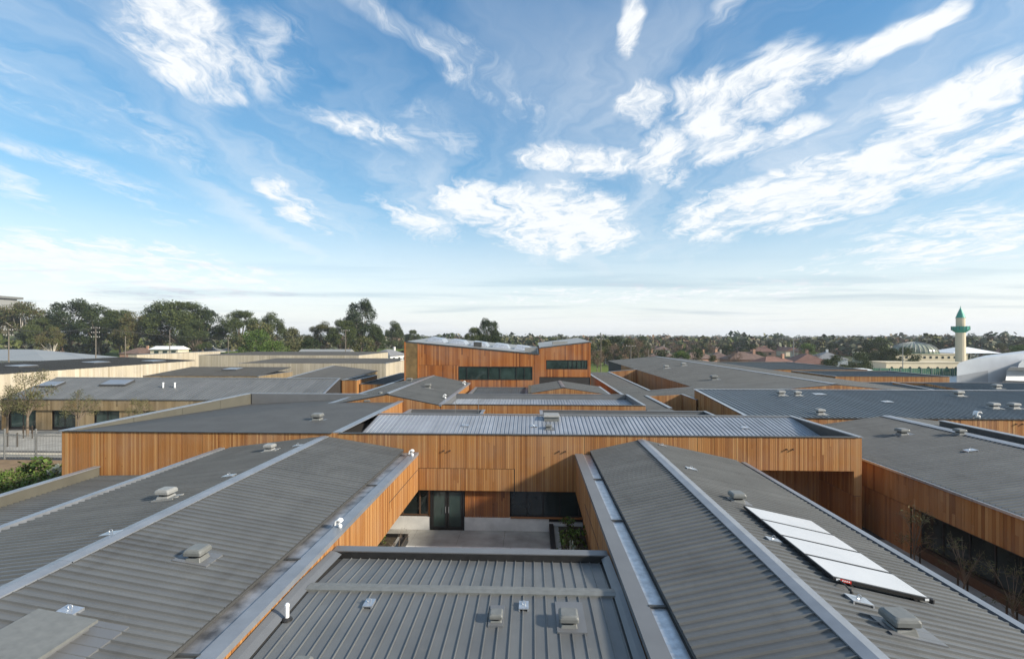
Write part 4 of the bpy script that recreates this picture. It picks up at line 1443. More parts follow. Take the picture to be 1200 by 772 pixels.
def anchor(x, y, z, sx, sy, label, s=1.0, along='y'):
    s *= .8
    t = thing('roof_anchor', label, 'roof anchor', (x, y, z), 'fall arrest anchor plates on the metal roofs')
    w, d = (.24 * s, .17 * s)
    if along == 'x':
        w, d = d, w

    def pt(dx, dy, up):
        return (x + dx, y + dy, z + sx * dx + sy * dy + up)
    q = MB()
    q.hexa([pt(-w, -d, .05), pt(w, -d, .05), pt(w, d, .05), pt(-w, d, .05)], [pt(-w, -d, .075), pt(w, -d, .075), pt(w, d, .075), pt(-w, d, .075)])
    q.hexa([pt(-w, -d, 0), pt(-w + .03, -d, 0), pt(-w + .03, d, 0), pt(-w, d, 0)], [pt(-w, -d, .05), pt(-w + .03, -d, .05), pt(-w + .03, d, .05), pt(-w, d, .05)])
    q.hexa([pt(w - .03, -d, 0), pt(w, -d, 0), pt(w, d, 0), pt(w - .03, d, 0)], [pt(w - .03, -d, .05), pt(w, -d, .05), pt(w, d, .05), pt(w - .03, d, .05)])
    q.build('plate', 'galvanised', t)
    q = MB()
    c = Vector(pt(0, 0, .075 + .05))
    q.tube([c + Vector((.05 * math.cos(k * math.pi / 4), 0, .05 * math.sin(k * math.pi / 4))) for k in range(9)], .012, 5)
    q.build('eye', 'galvanised', t)
    return t


WSR, WSL = -.157, .125        # west wing slopes (dz/dx): right half, left half
ESL, ESR = .2267, -.2124
vent(-9.15, 12.9, 4.905, WSR, 0, 'grey cowl ventilator nearest the camera on the left wing roof', 1.0, tray=(.55, .5, .34, .45))
vent(-13.3, 17.1, 5.13, WSL, 0, 'pale cowl ventilator on the far slope of the left wing, nearer of two', 1.05, 'vent_pale')
vent(-13.6, 24.6, 5.10, WSL, 0, 'pale cowl ventilator on the left wing near the timber front', 1.0, 'vent_pale')
vent(-.86, 11.7, 4.125, 0, .022, 'small cowl ventilator on the link roof, left of two', .66, tray=(.30, .30, .42, 1.0))
vent(.88, 11.6, 4.123, 0, .022, 'larger cowl ventilator on the link roof, right of two', .92, tray=(.34, .5, .40, 1.1))
vent(-4.75, 9.75, 4.08, 0, .022, 'cowl ventilator cut by the bottom edge on the link roof', .8)
vent(7.5, 18.0, 4.99, ESR, 0, 'cowl ventilator behind the solar collectors on the right wing', 1.0)
vent(7.55, 10.25, 4.98, ESR, 0, 'big cowl ventilator in front of the solar collectors on the right wing', 1.05, tray=(.4, .75, .34, .34))
vent(-14.4, 32.0, 5.40, 0, 0, 'dark cowl ventilator mid roof of the main building, left half', 1.35)
vent(-14.1, 41.2, 5.25, 0, 0, 'cowl ventilator near the rear parapet of the main building left roof', 1.1)
vent(1.1, 31.6, 5.02, 0, .17, 'grey box ventilator on the ribbed front roof of the main building', .85)
vent(23.4, 46.5, 5.52, 0, .067, 'cowl ventilator on the blue roof, leftmost of the rear pair', 1.3, 'vent_pale')
vent(24.9, 46.5, 5.52, 0, .067, 'cowl ventilator on the blue roof, second of the rear pair', 1.2, 'vent_pale')
vent(22.4, 38.6, 5.0, 0, .067, 'cowl ventilator at the front edge of the blue roof', 1.2, 'vent_pale')
vent(39.6, 46.6, 5.53, 0, .067, 'cowl ventilator alone at the rear of the blue roof right part', 1.4, 'vent_pale')
vent(37.8, 41.2, 5.17, 0, .067, 'cowl ventilator on the blue roof, left of the right hand pair', 1.3, 'vent_pale')
vent(39.4, 41.2, 5.17, 0, .067, 'cowl ventilator on the blue roof, right of the right hand pair', 1.3, 'vent_pale')
vent(23.8, 32.1, 4.71, .15, 0, 'cowl ventilator on the left slope of the right edge gabled roof', 1.2)
vent(26.1, 30.6, 5.06, .15, 0, 'low cowl ventilator on the ridge of the right edge gabled roof', 1.0)
vent(23.4, 63.2, 5.49, .094, 0, 'cowl ventilator alone on the great grey roof', 1.7)
vent(23.6, 86.0, 5.50, .094, 0, 'distant cowl ventilator up the great grey roof', 1.6, 'vent_pale')
vent(27.2, 88.0, 5.85, .094, 0, 'distant cowl ventilator by the ridge of the great grey roof', 1.6, 'vent_pale')
vent(-14.0, 55.0, 5.85, .18, 0, 'cowl ventilator on the rear wing by the ridge', 1.3)
vent(-10.6, 49.0, 5.78, -.2, 0, 'cowl ventilator on the right slope of the rear wing', 1.3)
vent(55.4, 60, 4.86, 0, 0, 'cowl ventilator on the far right flat roof', 1.5, 'vent_pale')

anchor(-10.0, 10.1, 5.03, WSR, 0, 'galvanised anchor plate just above the roof hatch on the left wing', 1.0)
anchor(-12.15, 13.5, 5.28, WSL, 0, 'bright anchor plate beside the ridge of the left wing, nearest', 1.2)
anchor(-12.5, 19.5, 5.23, WSL, 0, 'bright anchor plate beside the ridge of the left wing, middle', 1.2)
anchor(-12.3, 25.0, 5.25, WSL, 0, 'bright anchor plate beside the ridge of the left wing, farthest', 1.2)
anchor(-4.16, 12.25, 4.135, 0, .022, 'galvanised anchor plate at the left of the link roof', .9, 'x')
anchor(-.2, 12.3, 4.135, 0, .022, 'galvanised anchor plate between the two link roof ventilators', .9, 'x')
anchor(7.0, 14.3, 5.09, ESR, 0, 'bright anchor plate left of the solar collectors', 1.0)
anchor(7.4, 11.25, 5.01, ESR, 0, 'bright anchor plate just in front of the solar collectors', 1.2)
anchor(7.15, 22.0, 5.06, ESR, 0, 'bright anchor plate in the middle of the right wing', 1.2)
anchor(7.1, 26.6, 5.07, ESR, 0, 'bright anchor plate at the far end of the right wing', 1.0)
anchor(-4.4, 32.0, 5.09, 0, .17, 'dark anchor plate on the ribbed main roof, left', 1.2)
anchor(.15, 32.0, 5.09, 0, .17, 'small anchor plate on the ribbed main roof beside the box ventilator', 1.2)
anchor(13.8, 32.0, 5.09, 0, .17, 'bright anchor plate on the ribbed main roof, right', 1.2)
anchor(24.0, 27.5, 4.76, .15, 0, 'bright anchor plate below the ridge of the right edge gabled roof', 1.4)
anchor(27.2, 47.0, 5.56, 0, .067, 'flat pale plate on the rear of the blue roof', 2.6)
anchor(31.0, 43.5, 5.33, 0, .067, 'pale anchor plate in the middle of the blue roof', 2.0)

# roof hatch at lower left
rh = thing('roof_hatch', 'flat grey metal roof hatch at the lower left corner', 'roof hatch', (-9.75, 9.2, 5.0))


def hz_(x, up):
    return 5.32 - (x + 11.8) * .157 + up


def hbox(x0, x1, y0, y1, u0, u1):
    q = MB()
    P = [(x0, y0), (x1, y0), (x1, y1), (x0, y1)]
    return q.hexa([(a, b_, hz_(a, u0)) for a, b_ in P], [(a, b_, hz_(a, u1)) for a, b_ in P])


hbox(-10.35, -9.05, 8.1, 9.75, .16, .22).build('lid', 'vent_grey', rh)
hbox(-10.25, -9.15, 8.2, 9.65, .04, .158).build('upstand', 'flashing_grey', rh)
hbox(-10.5, -8.55, 7.9, 9.95, .0, .045).build('flashing_tray', 'flashing_grey', rh)
# skylight box on the main roof
sk = thing('skylight_box', 'pale green topped skylight box by the rear edge of the main roof', 'skylight', (1.35, 33.4, 5.3))
q = MB(); q.box(.85, 1.85, 33.0, 33.8, 5.2, 5.58); q.build('upstand', 'vent_grey', sk)
q = MB(); q.hexa([(.78, 32.92, 5.58), (1.92, 32.92, 5.58), (1.92, 33.86, 5.58), (.78, 33.86, 5.58)], [(.85, 33.0, 5.68), (1.85, 33.0, 5.68), (1.85, 33.8, 5.74), (.85, 33.8, 5.74)]); q.build('lid', 'vent_pale', sk)
def roof_panel(x, y, z, w, d, sx, sy, label):
    t = thing('skylight', label, 'skylight', (x, y, z), 'skylights on the left range roofs')

    def P(dx, dy, up):
        return (x + dx, y + dy, z + sx * dx + sy * dy + up)
    c4 = [(-w / 2, -d / 2), (w / 2, -d / 2), (w / 2, d / 2), (-w / 2, d / 2)]
    q = MB(); q.hexa([P(a, b_, 0) for a, b_ in c4], [P(a, b_, .22) for a, b_ in c4]); q.build('kerb', 'cap_dark', t)
    q = MB(); q.hexa([P(a * .94, b_ * .94, .22) for a, b_ in c4], [P(a * .9, b_ * .9, .27) for a, b_ in c4]); q.build('pane', 'cap_metal', t)


roof_panel(-77.5, 70.5, 6.47, 2.4, 3.0, -.04, 0, 'pale skylight on the left edge roof, leftmost of three')
roof_panel(-76.5, 82.0, 6.43, 2.4, 3.4, -.04, 0, 'pale skylight on the left edge roof, middle of three')
roof_panel(-72.5, 90.0, 6.27, 2.4, 3.4, -.04, 0, 'pale skylight on the left edge roof, rightmost of three')
roof_panel(-52.8, 59.6, 5.05, 3.4, 1.6, 0, .295, 'large pale skylight on the olive pavilion roof')
roof_panel(-61.0, 59.0, 4.88, 2.6, 1.4, 0, .295, 'dark framed skylight at the left end of the olive pavilion roof')
roof_panel(-52.5, 83.0, 5.25, 2.6, 2.2, 0, .07, 'pale skylight on the mid distance dark roof')
# white vent pipe on the link roof
vp = thing('vent_pipe', 'short white vent pipe with black collar on the link roof', 'vent pipe', (-5.95, 11.55, 4.1))
q = MB(); q.lathe((-5.95, 11.55, 4.1), [(.05, 0), (.05, .34), (.056, .345), (.056, .40), (.03, .43)], 12); q.build('pipe', 'white_paint', vp)
q = MB(); q.lathe((-5.95, 11.55, 4.1), [(.13, 0), (.12, .05), (.07, .09)], 12); q.build('collar', 'black_frame', vp)
vp = thing('vent_pipe', 'grey flue pipe behind the rear ventilator of the main building', 'vent pipe', (-13.4, 42.4, 5.3))
q = MB(); q.lathe((-13.4, 42.4, 5.2), [(.14, 0), (.14, .75), (.2, .76), (.2, .95), (.05, 1.0)], 12); q.build('pipe', 'vent_grey', vp)
for k, (x, y, z, w) in enumerate(((-56.5, 58.5, 4.65, 'left of two white vent pipes on the olive pavilion roof'), (-55.0, 58.5, 4.65, 'right of two white vent pipes on the olive pavilion roof'))):
    vp = thing('vent_pipe', w, 'vent pipe', (x + 10.6, y, z))
    q = MB(); q.lathe((x + 10.6, y, z), [(.09, 0), (.09, .55), (.12, .56), (.12, .7)], 8); q.build('pipe', 'white_paint', vp)


# white light fittings clipped to the gutters
def gutter_light(x, y, z, label, s=1.0):
    s *= .75
    t = thing('floodlight', label, 'light fitting', (x, y, z), 'white light fittings on the gutters')
    q = MB()
    prof = [(-.02, .16), (.02, .36), (.12, .42), (.24, .40), (.30, .30), (.26, .29), (.21, .35), (.12, .37), (.06, .32), (.03, .15)]
    q.extrude([(x - .1 * s + a * s, y - .15 * s, z + c_ * s) for a, c_ in prof], (0, .30 * s, 0))
    q.extrude([(x + .0 * s, y + .02 * s, z + .02), (x + .1 * s, y + .02 * s, z + .02), (x + .06 * s, y + .02 * s, z + .38 * s), (x - .04 * s, y + .02 * s, z + .36 * s)], (0, .04 * s, 0))
    q.build('shade', 'white_paint', t)
    q = MB()
    q.lathe((x + .10 * s, y, z), [(.02 * s, 0), (.075 * s, .02 * s), (.095 * s, .09 * s), (.07 * s, .16 * s), (.02 * s, .18 * s)], 12)
    q.build('lamp_head', 'white_paint', t)
    q = MB(); q.tube([(x - .25 * s, y, z + .02), (x - .15 * s, y - .05, z + .2 * s), (x, y, z + .3 * s)], .015 * s, 6); q.tube([(x - .25 * s, y + .02, z), (x + .1 * s, y + .02, z + .02)], .02 * s, 6)
    q.build('bracket', 'vent_grey', t)


gutter_light(-6.62, 16.3, 4.48, 'white floodlight on the left wing gutter, nearer one', 1.0)
gutter_light(-6.62, 26.3, 4.48, 'white floodlight on the left wing gutter beside the timber front', 1.15)
gutter_light(33.3, 37.6, 4.95, 'white floodlight on the front edge of the blue roof', 1.7)
gutter_light(-8.1, 44.6, 5.3, 'white floodlight on the rear wing eave, nearer one', 1.3)
gutter_light(-8.1, 57.5, 5.3, 'white floodlight on the rear wing eave, farther one', 1.5)

# thin masts behind the main front
for x, y, h, lb_ in ((-5.6, 35.4, 2.0, 'thin grey mast behind the main front, left of two'), (-3.9, 35.4, 2.2, 'thin grey mast behind the main front, right of two')):
    q = MB(); q.tube([(x, y, 4.6), (x, y, 5.4 + h * .55)], [.022, .015], 6); tag(q.build('mast', 'steel_rail'), lb_, 'mast', 'masts behind the main front')

# ------------------------------------------------------------------ solar collectors
sv = thing('solar_collector_bank', 'row of four white flat solar collectors with black frames on the right wing', 'solar collector', (8.4, 14.5, 4.8))


def zs(x, up):
    return 5.28 - (x - 6.12) * .2124 + up


for k in range(4):
    ya = 12.02 + k * 1.25
    yb = ya + 1.235
    x0, x1 = 7.30, 9.58
    P = [(x0, ya), (x1, ya), (x1, yb), (x0, yb)]
    q = MB()
    q.hexa([(a, b_, zs(a, .09)) for a, b_ in P], [(a, b_, zs(a, .17)) for a, b_ in P])
    fr = q.build('panel_frame', 'black_frame', sv)
    i0 = .035
    P = [(x0 + i0, ya + .06), (x1 - i0, ya + .06), (x1 - i0, yb - .06), (x0 + i0, yb - .06)]
    q = MB()
    q.hexa([(a, b_, zs(a, .168)) for a, b_ in P], [(a, b_, zs(a, .178)) for a, b_ in P])
    q.build('cover_glass', 'collector_cover', fr)
for xx in (7.7, 9.2):
    q = MB(); q.hexa([(xx - .03, 11.95, zs(xx, .04)), (xx + .03, 11.95, zs(xx, .04)), (xx + .03, 17.08, zs(xx, .04)), (xx - .03, 17.08, zs(xx, .04))],
                     [(xx - .03, 11.95, zs(xx, .09)), (xx + .03, 11.95, zs(xx, .09)), (xx + .03, 17.08, zs(xx, .09)), (xx - .03, 17.08, zs(xx, .09))]); q.build('mounting_rail', 'black_frame', sv)
q = MB(); q.hexa([(7.46, 12.008, zs(7.46, .10)), (7.72, 12.008, zs(7.72, .10)), (7.72, 12.018, zs(7.72, .10)), (7.46, 12.018, zs(7.46, .10))],
                 [(7.46, 12.008, zs(7.46, .165)), (7.72, 12.008, zs(7.72, .165)), (7.72, 12.018, zs(7.72, .165)), (7.46, 12.018, zs(7.46, .165))]); lab = q.build('maker_label', 'red_label', sv)
for k in range(4):
    xa = 7.50 + k * .05
    q = MB(); q.hexa([(xa, 12.004, zs(xa, .12)), (xa + .03, 12.004, zs(xa, .12)), (xa + .03, 12.008, zs(xa, .12)), (xa, 12.008, zs(xa, .12))],
                     [(xa, 12.004, zs(xa, .148)), (xa + .03, 12.004, zs(xa, .148)), (xa + .03, 12.008, zs(xa, .148)), (xa, 12.008, zs(xa, .148))]); q.build('label_mark', 'white_paint', lab)
for xx in (7.36, 9.44):
    q = MB(); q.hexa([(xx, 12.006, zs(xx, .10)), (xx + .09, 12.006, zs(xx, .10)), (xx + .09, 12.018, zs(xx, .10)), (xx, 12.018, zs(xx, .10))],
                     [(xx, 12.006, zs(xx, .15)), (xx + .09, 12.006, zs(xx, .15)), (xx + .09, 12.018, zs(xx, .15)), (xx, 12.018, zs(xx, .15))]); q.build('label', 'white_paint', sv)
q = MB(); q.tube([(7.42, 12.0, zs(7.4, .13)), (7.45, 11.85, zs(7.45, .13)), (7.5, 11.7, zs(7.5, .04))], .018, 6); q.lathe((7.5, 11.7, zs(7.5, -.02)), [(.07, 0), (.05, .08), (.03, .12)], 8); q.build('pipe', 'black_frame', sv)
q = MB(); q.lathe((9.62, 12.05, zs(9.62, .06)), [(.03, 0), (.06, .01), (.06, .1), (.03, .12)], 8); q.build('end_cap', 'black_frame', sv)


# ------------------------------------------------------------------ vegetation
def leaf_mesh(name, clumps, per, size, seed, mats, aspect=1.0, shell=.55, flat=0.0):
    r = np.random.default_rng(seed)
    vs = []
    for (c, rad) in clumps:
        n = max(4, int(per * (rad[0] * rad[1] * rad[2]) ** (1 / 3) / 2.0))
        d = r.normal(size=(n, 3))
        d /= np.linalg.norm(d, axis=1)[:, None]
        rr = (shell + (1 - shell) * r.random(n)) ** .7
        rr *= 1 + .18 * r.normal(size=n)
        p = np.array(c) + d * rr[:, None] * np.array(rad)
        nv = d * .6 + r.normal(size=(n, 3)) * .8
        nv[:, 2] += .3 + flat
        nv /= np.linalg.norm(nv, axis=1)[:, None]
        a = np.cross(nv, r.normal(size=(n, 3)))
        a /= np.linalg.norm(a, axis=1)[:, None]
        b_ = np.cross(nv, a)
        s = size * (.6 + .8 * r.random(n))[:, None]
        a = a * s * .5
        b_ = b_ * s * .5 * aspect
        vs.append(np.stack([p - a - b_ * .5, p + a * .2 - b_, p + a + b_ * .4, p - a * .3 + b_], 1).reshape(-1, 3))
    v = np.concatenate(vs)
    n = len(v) // 4
    me = bpy.data.meshes.new(name)
    me.from_pydata(v.tolist(), [], np.arange(n * 4).reshape(-1, 4).tolist())
    for mname in mats:
        me.materials.append(MAT[mname])
    if len(mats) > 1:
        me.polygons.foreach_set('material_index', r.integers(0, len(mats), n).tolist())
    me.update()
    return me


def tree_root(name, trunk_mb, bark, crown_me):
    t = bpy.data.objects.new(name, None)
    COL.objects.link(t)
    WL[t] = Vector((0, 0, 0))
    trunk_mb.build('trunk', bark, t, origin=(0, 0, 0))
    o = bpy.data.objects.new('crown', crown_me)
    COL.objects.link(o)
    o.parent = t
    WL[o] = Vector((0, 0, 0))
    return t


def gum(seed, h=26, spread=8.5, mats=('leaf_gum',), bark='bark', nclump=34, per=430, size=.40, low=.33, dome=.42):
    r = random.Random(seed)
    tm = MB()
    fork = Vector((r.uniform(-.8, .8), r.uniform(-.8, .8), h * low * .75))
    tm.tube([(0, 0, -.3), fork * .45 + Vector((.3, 0, 0)), fork], [h * .022, h * .018, h * .014], 8)
    clumps = []
    for k in range(nclump):
        a = r.uniform(0, 2 * math.pi)
        rr = spread * math.sqrt(r.uniform(.02, 1))
        zt = h * (1 - dome * (rr / spread) ** 2) - r.uniform(.8, 2.0)
        z = zt if r.random() < .62 else r.uniform(h * low, max(h * low + 1, zt))
        s = r.uniform(.75, 1.25) * h * .085
        clumps.append(((rr * math.cos(a), rr * math.sin(a), z), (s * r.uniform(1.0, 1.45), s * r.uniform(1.0, 1.45), s * r.uniform(.75, 1.05))))
    for k, (c, rad) in enumerate(clumps):
        if k % 2 == 0 or k < 8:
            c = Vector(c)
            st = fork * r.uniform(.8, 1.0)
            mid = st.lerp(c, .5) + Vector((r.uniform(-.8, .8), r.uniform(-.8, .8), r.uniform(-.6, 1.2)))
            tm.tube([st, mid, c], [h * .0085, h * .006, h * .0022], 5, False)
    return tree_root('gum_tree', tm, bark, leaf_mesh('crown', clumps, per, size, seed, mats))


def bushy(seed, h=8, spread=4.0, mats=('leaf_green',), bark='bark', nclump=22, per=400, size=.25, name='broadleaf_tree', base=.12):
    r = random.Random(seed)
    tm = MB()
    tm.tube([(0, 0, -.2), (r.uniform(-.2, .2), r.uniform(-.2, .2), h * .3), (0, 0, h * .62)], [h * .03, h * .022, h * .01], 7)
    clumps = []
    for k in range(nclump):
        a = r.uniform(0, 2 * math.pi)
        t = r.random()
        z = h * (base + (.92 - base) * t)
        env = spread * math.sqrt(max(.05, 1 - abs((t - .42) / .62) ** 2.2))
        rr = env * math.sqrt(r.uniform(.05, .8))
        s = r.uniform(.7, 1.2) * spread * .33
        clumps.append(((rr * math.cos(a), rr * math.sin(a), z), (s * 1.1, s * 1.1, s * .85)))
    for k, (c, rad) in enumerate(clumps[:9]):
        tm.tube([(0, 0, h * r.uniform(.2, .5)), Vector(c) * .6 + Vector((0, 0, h * .15)), c], [h * .012, h * .008, h * .003], 5, False)
    return tree_root(name, tm, bark, leaf_mesh('crown', clumps, per, size, seed, mats))


def bare(seed, h=7, spread=3.2, bark='bark', twigs='twig', per=420, size=.4, nclump=14, name='bare_tree', asp=.10, tk=1.0):
    r = random.Random(seed)
    tm = MB()
    tm.tube([(0, 0, -.2), (.1, .05, h * .25), (0, .1, h * .42)], [h * .022 * tk, h * .017 * tk, h * .012 * tk], 7)
    clumps = []
    for k in range(nclump):
        a = k * 2.4 + r.uniform(-.3, .3)
        t = r.uniform(.45, .95)
        rr = spread * r.uniform(.25, .95) * (1.1 - abs(t - .62))
        c = Vector((rr * math.cos(a), rr * math.sin(a), h * t))
        st = Vector((0, .05, h * r.uniform(.28, .45)))
        mid = st.lerp(c, .55) + Vector((0, 0, h * .05))
        tm.tube([st, mid, c, c + (c - mid) * .5], [h * .008 * tk, h * .005 * tk, h * .0025 * tk, h * .001], 5, False)
        for j in range(3):
            e = c + Vector((r.uniform(-1, 1), r.uniform(-1, 1), r.uniform(.1, 1))) * spread * .3
            tm.tube([mid.lerp(c, r.random()), e], [h * .0025, h * .0008], 4, False)
        s = spread * .36
        clumps.append((tuple(c), (s, s, s * .9)))
    return tree_root(name, tm, bark, leaf_mesh('crown', clumps, per, size, seed, (twigs,), asp, .2))


used = set()


def put(proto, x, y, s, label, cat='tree', group=None, rot=None, sz=None, z=0):
    o = proto if proto not in used else copy_tree(proto)
    used.add(proto)
    o.location = (x, y, z)
    o.rotation_euler = (0, 0, rng.uniform(0, 6.28) if rot is None else rot)
    o.scale = (s, s, sz or s)
    tag(o, label, cat, group)
    return o


def bx(p, y):
    """x of the line of sight whose bearing crosses the photograph at column p, at distance y"""
    u = (p - 600) / 567.0
    c, s = math.cos(YAW), math.sin(YAW)
    return y * (u * c - s) / (u * s + c)


def topz(p, row, y):
    u = (p - 600) / 567.0
    return 11 + y * (395 - row) / 567.0 / (u * math.sin(YAW) + math.cos(YAW))


G = [gum(11, 26, 9.5), gum(12, 26, 8.0, ('leaf_gum', 'leaf_dark')), gum(13, 26, 10.5, ('leaf_gum', 'leaf_gum_brown')), gum(14, 26, 7.0, ('leaf_dark',), low=.3, dome=.5, nclump=26), gum(15, 26, 9.0, ('leaf_gum_brown', 'leaf_gum'), 'bark_pale', low=.38)]
B = [bushy(21, 8, 4.2), bushy(22, 8, 3.6, ('leaf_olive', 'leaf_gum')), bushy(23, 8, 4.6, ('leaf_dark', 'leaf_gum')), bushy(24, 8, 5.0, ('leaf_green',), base=.0), bushy(25, 8, 3.2, ('leaf_olive',)), bushy(26, 8, 4.0, ('leaf_dark',))]
D = [bare(31, 8, 4.0), bare(32, 8, 3.4)]

# gum trees along the oval behind the pale roofs: (column, top row, distance, kind, width factor, words)
row = [(-8, 358, 250, 2, 1.1, 'brownish gum tree at the extreme left edge'), (28, 355, 255, 4, 1.2, 'wide olive gum tree under the flat roof line at far left'),
       (60, 384, 205, 4, .9, 'low brown crowned gum with a white forked trunk'), (86, 347, 250, 3, 1.25, 'tallest dark gum tree of the left group'), (50, 372, 240, 0, 1.0, 'mid height gum between the brown gum and the tallest dark one'),
       (116, 358, 245, 1, 1.1, 'dark gum just right of the tallest left one'), (140, 362, 250, 0, 1.0, 'gum with pale forked trunk left of the open gap'), (158, 367, 240, 2, .9, 'round gum tree beside the sky gap'),
       (190, 354, 250, 1, 1.0, 'open crowned gum right of the sky gap'), (212, 352, 245, 0, 1.3, 'broad layered gum with sky holes in its crown'), (238, 357, 250, 3, 1.1, 'dense dark gum right of the layered one'),
       (228, 376, 225, 1, 1.0, 'lower dark gum in front of the layered crowns'), (282, 363, 255, 0, 1.1, 'flat topped gum with sky showing under its crown'), (319, 367, 255, 1, .8, 'small domed gum on the left of the central gap'),
       (300, 378, 225, 5, 2.2, 'olive broadleaf tree below the flat topped gum'), (298, 388, 200, 6, 2.2, 'bright green round tree beside the far school roofs'), (345, 384, 215, 7, 2.1, 'brown green thicket tree left of the central trees'),
       (322, 401, 180, 8, 1.7, 'low bright green dome shaped tree just above the roofs'), (378, 378, 235, 2, .95, 'gum tree left of the tall dark tree'), (402, 374, 230, 0, .95, 'olive gum tree standing before the tall dark tree'),
       (424, 347, 250, 3, .9, 'tall dark solitary tree rising above the others'), (440, 382, 225, 1, .8, 'low gum right of the tall dark tree'), (425, 395, 205, 9, 2.2, 'olive bushy tree above the far pale block'),
       (462, 377, 300, 1, .8, 'rounded gum tree left of the hall roof'), (484, 386, 330, 0, .8, 'small gum tree right behind the hall left corner'), (365, 397, 195, 10, 2.0, 'dark bushy tree behind the pale metal roof'),
       (572, 370, 190, 3, .75, 'dark gum tree standing behind the hall'), (556, 383, 210, 0, .6, 'low gum tree beside the dark one behind the hall')]
for p, rw_, y, k, wf, words in row:
    h = topz(p, rw_, y)
    if k < 5:
        s = h / 26.0
        put(G[k], bx(p, y), y, s * wf if False else s * min(1.25, max(.8, wf)), words, 'tree', 'trees behind the school on the left', None, s)
    else:
        pr = [B[1], B[0], B[4], B[3], B[1], B[5]][k - 5]
        s = h / 8.0
        put(pr, bx(p, y), y, s, words, 'tree', 'trees behind the school on the left', None, s)

# suburb trees on the right, beyond the school
rr_ = random.Random(99)
sub = []
spec = [(708, 398, 190, 1), (722, 394, 210, 5), (738, 397, 185, 1), (750, 395, 230, 2), (748, 399, 175, 6), (778, 411, 150, 2), (800, 412, 155, 0), (818, 411, 150, 2), (834, 416, 145, 4), (872, 409, 190, 4), (886, 404, 230, 2), (852, 405, 230, 5), (905, 402, 300, 5),
        (948, 403, 230, 0), (975, 402, 250, 5), (985, 417, 135, 2), (1003, 414, 140, 2), (968, 421, 135, 5), (1018, 401, 200, 5), (1030, 398, 190, 2), (1040, 408, 165, 5), (1056, 408, 160, 2), (1098, 403, 330, 5), (1112, 402, 280, 2), (1175, 402, 220, 4), (1192, 405, 200, 0), (1160, 408, 240, 2),
        (690, 402, 170, 1), (760, 404, 260, 6), (812, 400, 300, 6), (790, 402, 280, 7), (832, 402, 260, 7), (862, 413, 165, 7), (935, 411, 200, 7), (955, 416, 170, 6), (1010, 408, 250, 4), (700, 411, 140, 7), (716, 404, 200, 6), (1145, 403, 350, 5), (1080, 400, 380, 2)]
for p in range(700, 1200, 9):
    y = rr_.uniform(240, 520)
    spec.append((p + rr_.uniform(-5, 5), 395 - rr_.uniform(-14, -3), y, rr_.choice([1, 2, 4, 4, 6, 7, 2, 1])))
for p in range(452, 700, 14):
    y = rr_.uniform(280, 520)
    spec.append((p + rr_.uniform(-5, 5), 395 - rr_.uniform(-10, 0), y, rr_.choice([1, 2, 5, 4, 6, 2])))
spec.sort()
kinds = {0: 'bright green', 1: 'olive', 2: 'dark green', 3: 'low green', 4: 'yellow olive', 5: 'deep green', 6: 'bare brown', 7: 'bare twiggy'}
for k, (p, rw_, y, kd) in enumerate(spec):
    h = max(4.0, topz(p, rw_, y))
    s = h / 8.0
    pr = D[kd - 6] if kd >= 6 else B[kd]
    put(pr, bx(p, y), y, s * rr_.uniform(.9, 1.15) * (1.0 if h < 9 else .85), '%s suburb tree, %s from the left between hall and right edge' % (kinds[kd], ordinal(k + 1)), 'tree', 'suburb trees beyond the school', None, s)


# far-off wooded suburb that reads as one mass
def woodland():
    r = np.random.default_rng(5)
    n = 3400
    d = 330 * np.exp(r.random(n) * math.log(2600 / 330))
    az = R(-52) + r.random(n) * R(110)
    x = np.sin(az) * d
    y = np.cos(az) * d
    h = r.uniform(6, 12, n) * (1 + (r.random(n) < .10) * .35) * (1 + np.clip((d - 700) / 2400, 0, 1))
    w = h * r.uniform(.38, .62, n)
    m_ = 70
    dd = r.normal(size=(n, m_, 3))
    dd /= np.linalg.norm(dd, axis=2)[..., None]
    p = np.stack([x, y, h * .55], 1)[:, None, :] + dd * (np.stack([w, w, h * .45], 1)[:, None, :]) * (.6 + .45 * r.random((n, m_, 1)))
    nv = dd * .7 + r.normal(size=dd.shape) * .7
    nv[..., 2] += .3
    a = np.cross(nv, r.normal(size=dd.shape))
    a /= np.linalg.norm(a, axis=2)[..., None]
    b_ = np.cross(nv, a)
    b_ /= np.linalg.norm(b_, axis=2)[..., None]
    s = (w[:, None, None] * .19) * (.6 + .8 * r.random((n, m_, 1)))
    a, b_ = a * s, b_ * s
    v = np.stack([p - a - b_ * .5, p + a * .2 - b_, p + a + b_ * .4, p - a * .3 + b_], 2).reshape(-1, 3)
    nf = n * m_
    me = bpy.data.meshes.new('far_woodland')
    me.from_pydata(v.tolist(), [], np.arange(nf * 4).reshape(-1, 4).tolist())
    for q_ in ('leaf_far', 'leaf_gum', 'twig', 'leaf_olive', 'leaf_dark'):
        me.materials.append(MAT[q_])
    kind = r.choice([0, 0, 1, 2, 3, 4], n)
    me.polygons.foreach_set('material_index', np.repeat(kind, m_).tolist())
    o = bpy.data.objects.new('far_woodland', me)
    COL.objects.link(o)
    o['kind'] = 'stuff'
    tag(o, 'distant wooded suburb along the whole horizon', 'woodland')


woodland()

